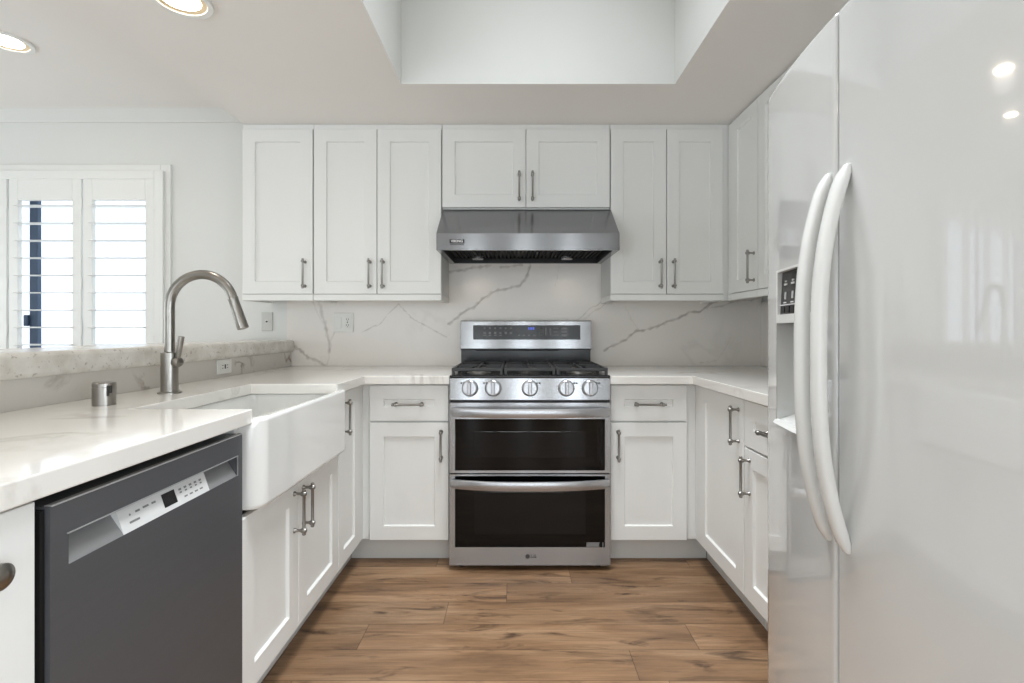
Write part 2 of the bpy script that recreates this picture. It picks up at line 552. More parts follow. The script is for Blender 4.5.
# skylight shaft; paint darker than the ceiling's stands in for dimmer light
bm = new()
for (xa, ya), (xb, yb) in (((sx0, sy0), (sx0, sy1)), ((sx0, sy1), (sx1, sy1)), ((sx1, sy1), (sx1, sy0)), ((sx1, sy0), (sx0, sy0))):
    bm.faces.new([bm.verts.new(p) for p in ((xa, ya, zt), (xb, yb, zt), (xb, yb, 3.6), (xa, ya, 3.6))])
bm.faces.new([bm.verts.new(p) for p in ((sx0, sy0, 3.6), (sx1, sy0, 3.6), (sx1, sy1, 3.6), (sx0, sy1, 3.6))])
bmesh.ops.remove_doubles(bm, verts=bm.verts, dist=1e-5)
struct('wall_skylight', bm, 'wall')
# crown moulding over the dining wall
bm = new()
prism(bm, [(3.04, Z_DIN), (3.022, Z_DIN), (3.030, Z_DIN - 0.085), (3.04, Z_DIN - 0.088)], 'x', -4.26, X_SOF)
struct('trim_1', bm, 'wall')
bm = new(); box(bm, -1.55, -1.385, -0.3, 3.04, 0, 0.9965); struct('wall_bar', bm, 'wall')
bm = new(); box(bm, -4.26, -1.55, 3.025, 3.04, 0, 0.11, 0.003); struct('baseboard_back', bm, 'trim')

# ------------------------------------------------------------------ window on the dining wall
bm = new()
def casing(bm, x0, x1, z0, z1, w, y0, y1, bev=0.004):
    box(bm, x0, x0 + w, y0, y1, z0, z1, bev); box(bm, x1 - w, x1, y0, y1, z0, z1, bev)
    box(bm, x0 + w, x1 - w, y0, y1, z1 - w, z1, bev); box(bm, x0 + w, x1 - w, y0, y1, z0, z0 + w, bev)
casing(bm, WX0 - 0.055, WX1 + 0.03, WZ0 - 0.055, WZ1 + 0.041, 0.058, 3.022, 3.045)
win = struct('window_1', bm, 'trim')
bm = new(); casing(bm, WX0, WX1, WZ0, WZ1, 0.052, 3.0, 3.10, 0.003); obj('window_frame', bm, 'trim', win)
bm = new()
box(bm, WX0, WX1, 3.115, 3.145, WZ0, WZ0 + 0.05); box(bm, WX0, WX1, 3.115, 3.145, WZ1 - 0.05, WZ1)
box(bm, -3.030, -2.978, 3.112, 3.14, WZ0, WZ1, 0.004)
box(bm, WX0, WX0 + 0.04, 3.115, 3.145, WZ0, WZ1)
sash = obj('window_sash', bm, 'window_metal', win)
bm = new(); box(bm, -3.052, -3.028, 3.095, 3.118, 1.155, 1.225, 0.005); obj('window_latch', bm, 'window_metal', win)
bm = new(); box(bm, WX0, WX1, 3.128, 3.132, WZ0, WZ1); obj('window_pane', bm, 'glass', win)
# outside: the neighbour's pale wall
bm = new(); box(bm, -9, 1.5, 5.6, 5.8, -0.4, 5.0); struct('exterior_wall', bm, 'exterior')
bm = new(); box(bm, -9, 2, 3.19, 5.6, -0.5, -0.4); struct('exterior_ground', bm, 'exterior')

def shutter(xa, xb, label, loc):
    t = thing('plantation_shutter', label, 'shutter', (xa, 3.02, WZ0 + 0.055), 0, 'shutter panels in the dining window')
    w, h = xb - xa, WZ1 - 0.046 - WZ0 - 0.058
    st, tr = 0.054, 0.128
    bm = new()
    box(bm, 0, st, -0.014, 0.014, 0, h, 0.003); box(bm, w - st, w, -0.014, 0.014, 0, h, 0.003)
    box(bm, st, w - st, -0.014, 0.014, h - tr, h, 0.003); box(bm, st, w - st, -0.014, 0.014, 0, tr, 0.003)
    obj('shutter_frame', bm, 'trim', t)
    bm = new()
    z = h - tr - 0.035
    while z > tr + 0.02:
        # shallow elliptical blade set nearly level
        pts = []
        for k in range(12):
            a = 2 * PI * k / 12
            py, pz = 0.042 * math.cos(a), 0.0042 * math.sin(a)
            th = math.radians(3)
            pts.append((0.0 + py * math.cos(th) - pz * math.sin(th), z + py * math.sin(th) + pz * math.cos(th)))
        prism(bm, pts, 'x', st - 0.004, w - st + 0.004)
        z -= 0.1045
    obj('louver_slats', bm, 'trim', t, 40)
    for zz in (0.30, 0.58, 1.06):
        bm = new(); box(bm, w - 0.006, w + 0.008, -0.020, -0.012, zz, zz + 0.07, 0.002)
        obj('hinge', bm, 'trim', t)
shutter(-2.603, -2.176, 'white louvred shutter panel hinged at the kitchen end of the window', None)
shutter(-3.05, -2.615, 'white louvred shutter panel with a dark window post showing behind it', None)
shutter(-3.49, -3.064, 'white louvred shutter panel third from the kitchen end of the window', None)
shutter(-3.925, -3.504, 'white louvred shutter panel at the far dining end of the window', None)

# ------------------------------------------------------------------ cabinet parts (local frame: x along the run, front towards -y, z up)
def pull(parent, x, z, y=-0.02, vertical=True, length=0.155, label=None):
    bm = new()
    R, P = 0.0052, 0.033
    def P3(t, o=0.0):
        return (x, y - P + o, z + t) if vertical else (x + t, y - P + o, z)
    h = length / 2
    ax = (0, 0, 1) if vertical else (1, 0, 0)
    tube(bm, [P3(-h), P3(-h + 0.002), P3(-h + 0.010), P3(-h + 0.013), P3(h - 0.013), P3(h - 0.010), P3(h - 0.002), P3(h)],
         [0.0035, 0.0062, 0.0062, R, R, 0.0062, 0.0062, 0.0035], 12)
    for s in (-1, 1):
        c = P3(s * (h - 0.016))
        lathe(bm, (c[0], y, c[2]), (0, -1, 0), [(0, 0.0085), (0.003, 0.0085), (0.007, 0.0048), (0.020, 0.0045), (0.025, 0.0075), (0.030, 0.0088), (0.036, 0.0088), (0.041, 0.0065), (0.043, 0.001)], 12)
        cc = Vector(c)
        lathe(bm, cc - Vector(ax) * 0.007, ax, [(0, 0.0055), (0.002, 0.008), (0.007, 0.0092), (0.012, 0.008), (0.014, 0.0055)], 12)
    return obj('pull_handle', bm, 'pull', parent, 45)

def shaker(name, parent, x0, x1, z0, z1, t=0.02, fr=0.067, fr_z=None):
    """Shaker front: flat frame, sloped inner edge, recessed panel."""
    fz = fr_z or fr
    bm = new()
    def ring(a0, a1, b0, b1, y):
        return [bm.verts.new(p) for p in ((a0, y, b0), (a1, y, b0), (a1, y, b1), (a0, y, b1))]
    e = 0.0016
    back = ring(x0, x1, z0, z1, 0)
    side = ring(x0, x1, z0, z1, -t + e)
    out = ring(x0 + e, x1 - e, z0 + e, z1 - e, -t)
    inn = ring(x0 + fr, x1 - fr, z0 + fz, z1 - fz, -t)
    d = 0.0095
    low = ring(x0 + fr + 0.0035, x1 - fr - 0.0035, z0 + fz + 0.0045, z1 - fz - 0.0035, -t + d)
    for a, b in ((back, side), (side, out), (out, inn), (inn, low)):
        for i in range(4):
            bm.faces.new((a[i], a[(i + 1) % 4], b[(i + 1) % 4], b[i]))
    bm.faces.new(low); bm.faces.new(list(reversed(back)))
    bmesh.ops.recalc_face_normals(bm, faces=bm.faces)
    return obj(name, bm, 'cabinet', parent)

def carcass(parent, w, z0, z1, depth, name='body'):
    bm = new()
    box(bm, 0, w, 0.0, depth, z0, z1, 0.001, 1)
    return obj(name, bm, 'cabinet_in', parent)

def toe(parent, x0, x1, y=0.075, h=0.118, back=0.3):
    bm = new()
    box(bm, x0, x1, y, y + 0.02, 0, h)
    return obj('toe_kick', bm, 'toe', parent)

G = 0.002
Z_DB, Z_DT = 0.121, 0.866       # base fronts
Z_SPLIT0, Z_SPLIT1 = 0.686, 0.694
LOC_Y = Y_BASE + 0.02           # carcass plane of the back run

# --- back run, window side of the range
xa, xb = -0.706, -0.322
c1 = thing('base_cabinet', 'white base cabinet with one drawer on the sink side of the range', 'cabinet', (xa, LOC_Y, 0), 0, 'base cabinets')
w = xb - xa
carcass(c1, w, 0.118, 0.872, 0.58)
bm = new(); box(bm, X_L - 0.02 - xa, -0.001, 0.004, 0.024, 0.118, 0.872); obj('filler_strip', bm, 'cabinet', c1)
d = shaker('drawer', c1, G, w - G, Z_SPLIT1, Z_DT); pull(d, w / 2, 0.777, vertical=False)
d = shaker('door', c1, G, w - G, Z_DB, Z_SPLIT0); pull(d, w - 0.036, 0.581)
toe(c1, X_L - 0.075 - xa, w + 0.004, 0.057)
# --- back run, fridge side of the range
xa2, xb2 = 0.453, 0.824
c2 = thing('base_cabinet', 'white base cabinet with one drawer on the fridge side of the range', 'cabinet', (xa2, LOC_Y, 0), 0, 'base cabinets')
w = xb2 - xa2
carcass(c2, w, 0.118, 0.872, 0.58)
bm = new(); box(bm, w + 0.001, X_R + 0.02 - xa2, 0.004, 0.024, 0.118, 0.872); obj('filler_strip', bm, 'cabinet', c2)
d = shaker('drawer', c2, G, w - G, Z_SPLIT1, Z_DT); pull(d, w / 2, 0.777, vertical=False)
d = shaker('door', c2, G, w - G, Z_DB, Z_SPLIT0); pull(d, 0.036, 0.581)
toe(c2, -0.004, X_R - xa2 + 0.075, 0.057)

# --- sink side run (fronts face +x): local x runs away from the camera
def left_unit(label, y0, y1):
    return thing('base_cabinet', label, 'cabinet', (X_L - 0.02, y0, 0), PI / 2, 'base cabinets'), y1 - y0
D_E0, D_DW0, D_DW1, D_SK0, D_SK1 = 0.20, 0.777, 1.347, 1.350, 2.088
c, w = left_unit('white base cabinet with a dark oval knob at the dishwasher end of the run', D_E0, D_DW0 - 0.003)
carcass(c, w, 0.118, 0.872, 0.575)
d = shaker('door', c, G, w - G, Z_DB, 0.868, fr=0.12)
bm = new()
lathe(bm, (w - 0.078, -0.02, 0.789), (0, -1, 0), [(0, 0.010), (0.004, 0.009), (0.012, 0.008), (0.016, 0.014), (0.021, 0.0185), (0.027, 0.0185), (0.031, 0.014), (0.033, 0.004)], 24)
obj('knob', bm, 'nickel', d, 40)
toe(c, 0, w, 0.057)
c, w = left_unit('white double-door base cabinet under the farmhouse sink', D_SK0, D_SK1)
bm = new()
box(bm, 0, 0.018, 0, 0.575, 0.118, 0.872); box(bm, w - 0.018, w, 0, 0.575, 0.118, 0.872)
box(bm, 0.018, w - 0.018, 0, 0.575, 0.118, 0.136); box(bm, 0.018, w - 0.018, 0.56, 0.575, 0.136, 0.60)
obj('body', bm, 'cabinet_in', c)
m_ = 0.356
d = shaker('door', c, G, m_ - G, Z_DB, 0.618); pull(d, m_ - 0.034, 0.523)
d = shaker('door', c, m_ + G, w - G, Z_DB, 0.618); pull(d, m_ + 0.036, 0.523)
toe(c, 0, w, 0.057)
c, w = left_unit('narrow tall white base cabinet door in the corner beyond the sink', D_SK1 + 0.003, Y_BASE + 0.01)
carcass(c, w, 0.118, 0.872, 0.575)
d = shaker('door', c, G, 0.275, Z_DB, Z_DT, fr=0.062); pull(d, 0.045, 0.759)
bm = new(); box(bm, 0.2765, w + 0.012, -0.018, 0.0, Z_DB, 0.872); obj('filler_strip', bm, 'cabinet', c)
toe(c, 0, w + 0.066, 0.057)

# --- fridge side run (fronts face -x): local x runs towards the camera
def right_unit(label, y_far, y_near):
    return thing('base_cabinet', label, 'cabinet', (X_R + 0.02, y_far, 0), -PI / 2, 'base cabinets'), y_far - y_near
c, w = right_unit('tall full-height white corner base cabinet door between range and fridge', Y_BASE + 0.01, 1.909)
carcass(c, w, 0.118, 0.872, 0.575)
bm = new(); box(bm, -0.012, 0.0465, -0.018, 0.0, Z_DB, 0.872); obj('filler_strip', bm, 'cabinet', c)
d = shaker('door', c, 0.048, w - G, Z_DB, Z_DT); pull(d, w - 0.042, 0.760)
toe(c, -0.066, w, 0.057)
c, w = right_unit('white base cabinet with small drawer half hidden behind the fridge', 1.905, 1.44)
carcass(c, w, 0.118, 0.872, 0.575)
d = shaker('drawer', c, G, w - G, Z_SPLIT1, Z_DT); pull(d, w / 2 + 0.01, 0.777, vertical=False)
d = shaker('door', c, G, w - G, Z_DB, Z_SPLIT0); pull(d, 0.045, 0.585)
toe(c, 0, w, 0.057)

# ------------------------------------------------------------------ wall units
def up_unit(label, x0, x1, z0=Z_UB, doors=2, depth=0.285, rail=True, handles='in', split=None):
    t = thing('wall_cabinet', label, 'cabinet', (x0, Y_UP + 0.02, z0), 0, 'wall cabinets')
    w = x1 - x0
    H = Z_CEIL - z0
    bm = new(); box(bm, 0.0005, w - 0.0005, 0, depth, 0.030 if rail else 0, H - 0.003, 0.001, 1); obj('body', bm, 'cabinet_in', t)
    bm = new(); box(bm, 0, w, -0.008, -0.0005, H - 0.03, H - 0.002); obj('top_rail', bm, 'cabinet', t)
    zb = 0.036 if rail else 0.008
    if rail:
        bm = new(); box(bm, 0, w, -0.02, 0.0, 0, 0.033, 0.0015)
        box(bm, 0, 0.018, 0.0, depth, 0.0, 0.030); box(bm, w - 0.018, w, 0.0, depth, 0.0, 0.030)
        obj('light_rail', bm, 'cabinet', t)
    zt_ = H - 0.032
    hz = zb + 0.108
    if doors == 1:
        d = shaker('door', t, G, w - G, zb, zt_)
        pull(d, w - 0.042, hz, length=0.163)
    else:
        sp = split or w / 2
        d = shaker('door', t, G, sp - G, zb, zt_); pull(d, sp - 0.037, hz, length=0.163)
        d = shaker('door', t, sp + G, w - G, zb, zt_); pull(d, sp + 0.035, hz, length=0.163)
    return t
up_unit('single-door white wall cabinet at the window end of the row', -1.4916, -1.106, doors=1)
up_unit('two-door white wall cabinet between the single-door unit and the range hood', -1.103, -0.406, split=0.346)
up_unit('short two-door white wall cabinet directly above the range hood', -0.403, 0.512, z0=1.792, rail=False)
u = up_unit('two-door white wall cabinet between the range hood and the corner', 0.515, 1.130, split=0.305)
bm = new(); box(bm, 0.6155, 0.660, -0.006, 0.0, 0.0, Z_CEIL - Z_UB - 0.002); obj('filler_strip', bm, 'cabinet', u)

def side_up(label, y_far, y_near, x_face=1.157, start=0.0, handle=True):
    t = thing('wall_cabinet', label, 'cabinet', (x_face + 0.02, y_far, Z_UB), -PI / 2, 'wall cabinets')
    w = y_far - y_near
    H = Z_CEIL - Z_UB
    bm = new(); box(bm, 0.0005, w - 0.0005, 0, 0.285, 0.030, H - 0.003, 0.001, 1); obj('body', bm, 'cabinet_in', t)
    bm = new(); box(bm, 0, w, -0.008, -0.0005, H - 0.03, H - 0.002); obj('top_rail', bm, 'cabinet', t)
    bm = new(); box(bm, 0, w, -0.02, 0.0, 0, 0.033, 0.0015); obj('light_rail', bm, 'cabinet', t)
    if start:
        bm = new(); box(bm, 0.0, start, -0.018, -0.0005, 0.034, H - 0.012); obj('filler_strip', bm, 'cabinet', t)
    d = shaker('door', t, start + G, w - G, 0.036, H - 0.012, fr=0.063)
    if handle:
        pull(d, w - 0.034, 0.036 + 0.112, length=0.163)
    return t
side_up('single-door white wall cabinet turned sideways beside the fridge', 2.730, 2.395, start=0.045)
side_up('plain white wall cabinet mostly hidden behind the fridge top', 2.392, 1.95, handle=False)

# ------------------------------------------------------------------ worktops
def worktop(name, label, pts, near_bev=0.003):
    bm = new()
    prism(bm, pts, 'z', Z_CT - T_CT, Z_CT, 0.003, 2)
    return tag(obj(name, bm, 'quartz'), label, 'countertop')
worktop('worktop', 'polished white quartz worktop wrapping round the farmhouse sink',
        [(-1.36, 0.20), (-0.729, 0.20), (-0.729, 1.384), (-1.07, 1.384), (-1.07, 2.018), (-0.722, 2.018), (-0.716, 2.366), (-0.3155, 2.366), (-0.3155, 3.029), (-1.36, 3.029)])
worktop('worktop', 'white quartz worktop in the corner between the range and the fridge',
        [(0.4465, 2.366), (0.836, 2.366), (0.852, 1.41), (1.484, 1.41), (1.484, 3.029), (0.4465, 3.029)])
bm = new(); box(bm, -1.66, -1.338, -0.3, 3.029, 0.998, 1.072, 0.018, 4)
tag(obj('bar_ledge', bm, 'granite', smooth=60, wn=True), 'raised speckled beige stone bar ledge under the shuttered window', 'countertop')
bm = new(); box(bm, -1.384, -1.361, 0.2, 3.029, Z_CT - 0.04, 0.998)
tag(obj('splash_strip', bm, 'quartz_low'), 'low veined stone upstand between the sink worktop and bar ledge', 'backsplash')

# ------------------------------------------------------------------ backsplash: one slab with its veins laid out in the stone
def px(u, v):
    return ((u - 516) / 165.0, CAM_H - (v - 329.5) / 165.0)
VEINS = [  # (points in metres on the slab, half width, strength)
    ([px(318, 300), px(322, 315), px(327, 330), px(330, 345), px(329, 352)], 0.010, 0.55),
    ([px(312, 300), px(318, 314), px(325, 327)], 0.004, 0.25),
    ([px(334, 333), px(330, 345), px(327, 366)], 0.004, 0.35),
    ([px(293, 346), px(300, 351), px(307, 357), px(317, 360), px(326, 367)], 0.011, 0.65),
    ([px(398, 304), px(390, 313), px(378, 325), px(362, 332)], 0.004, 0.5),
    ([px(398, 304), px(412, 318), px(430, 328), px(446, 337)], 0.004, 0.65),
    ([px(531, 265), px(526, 277), px(521, 285), px(506, 289), px(492, 292), px(483, 299), px(474, 307), px(465, 311), px(449, 324)], 0.009, 0.75),
    ([px(447, 272), px(462, 270), px(473, 268), px(490, 266)], 0.010, 0.6),
    ([px(500, 267), px(512, 266), px(522, 265)], 0.007, 0.5),
    ([px(572, 325), px(590, 309), px(606, 298)], 0.004, 0.6),
    ([px(583, 320), px(596, 310), px(606, 303)], 0.004, 0.4),
    ([px(560, 263), px(555, 286)], 0.003, 0.3),
    ([px(603, 350.5), px(625, 340.3), px(636, 331), px(651, 329), px(666, 322), px(679, 318), px(690, 312), px(698, 312), px(711, 304), px(724, 297)], 0.008, 0.7),
    ([px(712, 308), px(722, 306), px(735, 301), px(752, 300), px(766, 297)], 0.006, 0.5),
    ([px(625, 308), px(632, 322), px(640, 332)], 0.003, 0.25),
    ([px(731, 337), px(724, 350), px(718, 360), px(701, 363)], 0.004, 0.25),
    ([px(590, 388), px(640, 372), px(700, 368)], 0.006, 0.2),
]
def vein_field(P):
    out = np.zeros(len(P))
    wob = 0.0035 * np.sin(P[:, 0] * 41 + P[:, 1] * 27) + 0.002 * np.sin(P[:, 0] * 173 - P[:, 1] * 131)
    Q = P + np.stack([wob, wob[::1] * 0.8 * np.cos(P[:, 0] * 19)], 1)
    for pts, hw, st in VEINS:
        best = np.full(len(P), 9.0)
        for a, b in zip(pts, pts[1:]):
            a, b = np.array(a), np.array(b)
            d = b - a
            t = np.clip(((Q - a) @ d) / (d @ d), 0, 1)
            best = np.minimum(best, np.hypot(*(Q - a - t[:, None] * d).T))
        hw_ = hw * (1.15 + 0.6 * np.sin(P[:, 0] * 97 + P[:, 1] * 61) * np.sin(P[:, 0] * 53 - P[:, 1] * 83))
        out = np.maximum(out, st * np.clip(1 - best / hw_, 0, 1) ** 0.8)
    return out
def slab(bm_pts_x, bm_pts_z, to3, normal_out, parent_bm):
    vs = {}
    for i, x in enumerate(bm_pts_x):
        for j, z in enumerate(bm_pts_z):
            vs[i, j] = parent_bm.verts.new(to3(x, z))
    for i in range(len(bm_pts_x) - 1):
        for j in range(len(bm_pts_z) - 1):
            parent_bm.faces.new((vs[i, j], vs[i + 1, j], vs[i + 1, j + 1], vs[i, j + 1]))
bm = new()
xs = np.arange(-1.39, 1.4851, 0.005)
zs = np.arange(0.9145, 1.60, 0.005)
slab(xs, zs, lambda x, z: (x, Y_W, z), None, bm)
xe, ze = float(xs[-1]), float(zs[-1])
for q in (((-1.39, Y_W, ze), (xe, Y_W, ze), (xe, Y_W + 0.0095, ze), (-1.39, Y_W + 0.0095, ze)),
          ((-1.39, Y_W, 0.9145), (-1.39, Y_W, ze), (-1.39, Y_W + 0.0095, ze), (-1.39, Y_W + 0.0095, 0.9145))):
    bm.faces.new([bm.verts.new(p) for p in q])
sp = obj('backsplash', bm, 'quartz_splash')
P = np.empty(len(sp.data.vertices) * 3); sp.data.vertices.foreach_get('co', P); P = P.reshape(-1, 3)
a = sp.data.attributes.new('vein', 'FLOAT', 'POINT')
a.data.foreach_set('value', vein_field(P[:, [0, 2]]).astype(np.float32))
tag(sp, 'grey-veined quartz backsplash slab behind the range', 'backsplash')
bm = new(); box(bm, X_RW, 1.498, 1.42, Y_W, Z_CT + 0.001, 1.30)
tag(obj('backsplash', bm, 'quartz_splash'), 'quartz backsplash return on the side wall beside the fridge', 'backsplash')

# ------------------------------------------------------------------ farmhouse sink
def sink():
    t = thing('farmhouse_sink', 'white fireclay farmhouse sink with deep plain apron', 'sink', (0, 0, 0))
    x0, x1 = -1.13, -0.699
    y0, y1 = 1.372, 2.085
    zt_, zb = 0.889, 0.632
    r = 0.045
    def rr(a0, a1, b0, b1, r, zz, n=6, bmx=None):
        out = []
        for cx, cy, s in ((a1 - r, b1 - r, 0), (a0 + r, b1 - r, 1), (a0 + r, b0 + r, 2), (a1 - r, b0 + r, 3)):
            for k in range(n + 1):
                an = PI / 2 * (s + k / n)
                out.append(bmx.verts.new((cx + r * math.cos(an), cy + r * math.sin(an), zz)))
        return out
    bm = new()
    rings = [rr(x0 + .02, x1 - 0.02, y0 + .02, y1 - .02, 0.02, zb, bmx=bm), rr(x0 + 0.006, x1 - 0.006, y0 + 0.006, y1 - 0.006, r - 0.005, zb + 0.004, bmx=bm), rr(x0, x1, y0, y1, r, zb + 0.018, bmx=bm)]
    zc = Z_CT - T_CT - 0.001
    rings += [rr(x0, x1, y0, y1, r, zc - 0.012, bmx=bm), rr(x0 + 0.003, x1 - 0.003, y0 + 0.003, y1 - 0.003, r, zc - 0.003, bmx=bm), rr(x0 + 0.012, x1 - 0.012, y0 + 0.012, y1 - 0.012, r, zc, bmx=bm)]
    xi0, xi1, yi0, yi1 = x0 + 0.05, x1 - 0.035, y0 + 0.04, y1 - 0.045
    rings += [rr(xi0 - 0.006, xi1 + 0.004, yi0 - 0.006, yi1 + 0.006, 0.03, zc, bmx=bm), rr(xi0, xi1, yi0, yi1, 0.03, zc - 0.008, bmx=bm),
              rr(xi0 + 0.004, xi1 - 0.004, yi0 + 0.004, yi1 - 0.004, 0.035, zb + 0.06, bmx=bm), rr(xi0 + 0.03, xi1 - 0.03, yi0 + 0.03, yi1 - 0.03, 0.03, zb + 0.028, bmx=bm)]
    for A, B in zip(rings, rings[1:]):
        n = len(A)
        for k in range(n):
            bm.faces.new((A[k], A[(k + 1) % n], B[(k + 1) % n], B[k]))
    for ring in rings[3:8]:             # the apron's rim stands proud between the two worktop ends
        for v in ring:
            if v.co.x > -0.7205 or (v.co.x > -0.736 and 1.3865 < v.co.y < 2.016):
                v.co.z += zt_ - zc
    bm.faces.new(list(reversed(rings[0]))); bm.faces.new(rings[-1])
    bmesh.ops.recalc_face_normals(bm, faces=bm.faces)
    obj('basin', bm, 'ceramic', t, 60, wn=True)
    bm = new()
    lathe(bm, (-0.92, 1.70, zb + 0.026), (0, 0, 1), [(0, 0.045), (0.003, 0.045), (0.004, 0.04), (0.0045, 0.02)], 24)
    obj('drain', bm, 'nickel', t, 40)
sink()

# ------------------------------------------------------------------ faucet and soap-side air gap
FX, FY = -1.20, 1.732
f = thing('kitchen_faucet', 'brushed nickel gooseneck pull-down faucet standing behind the sink', 'faucet', (FX, FY, Z_CT))
bm = new()
lathe(bm, (0, 0, 0), (0, 0, 1), [(0, 0.036), (0.004, 0.036), (0.006, 0.033), (0.0065, 0.0265), (0.140, 0.0265), (0.1425, 0.0225), (0.143, 0.017)], 32)
obj('base', bm, 'nickel', f, 35)
bm = new()
pts = [(0, 0, 0.14), (0, 0, 0.22), (0, 0, 0.29)]
R_, cz = 0.1115, 0.299
for k in range(1, 25):
    an = PI - math.radians(164.5) * k / 24
    pts.append((R_ + R_ * math.cos(an), 0, cz + R_ * math.sin(an)))
obj('spout', (tube(bm, pts, 0.0160, 24)), 'nickel', f, 40)
e = Vector(pts[-1]); dd = (Vector(pts[-1]) - Vector(pts[-2])).normalized()
bm = new()
lathe(bm, e - dd * 0.004, dd, [(0, 0.0162), (0.003, 0.0172), (0.010, 0.0172), (0.012, 0.0164), (0.055, 0.0175), (0.108, 0.0188), (0.115, 0.0185), (0.1165, 0.015)], 24)
obj('spray_head', bm, 'nickel', f, 35)
bm = new()
lathe(bm, (0.024, -0.006, 0.108), (1, -0.25, 0), [(0, 0.017), (0.016, 0.0175), (0.021, 0.014), (0.023, 0.005)], 20)
tube(bm, [(0.034, -0.009, 0.116), (0.038, -0.010, 0.135), (0.043, -0.011, 0.165), (0.049, -0.012, 0.196)], [0.0075, 0.0085, 0.0098, 0.0098], 14)
obj('lever', bm, 'nickel', f, 40)
g = thing('air_gap_cap', 'short brushed nickel cylinder cap on the worktop beside the faucet', 'air gap', (-1.20, 1.457, Z_CT))
bm = new()
lathe(bm, (0, 0, 0), (0, 0, 1), [(0, 0.0285), (0.052, 0.0285), (0.0525, 0.0278), (0.0535, 0.0278), (0.054, 0.0285), (0.064, 0.0285), (0.067, 0.026), (0.0675, 0.01)], 32)
obj('body', bm, 'nickel', g, 30)
for a0, z0, z1 in ((-0.55, 0.028, 0.058), (-0.32, 0.036, 0.058)):
    bm = new()
    for k in range(1):
        an = a0
        c_, s_ = math.cos(an), math.sin(an)
        box(bm, 0.0255 * c_ , 0.0288 * c_ + 0.0008, 0.0285 * s_ - 0.004, 0.0285 * s_ + 0.004, z0, z1, 0.001)
    obj('vent_slot', bm, 'slot', g)

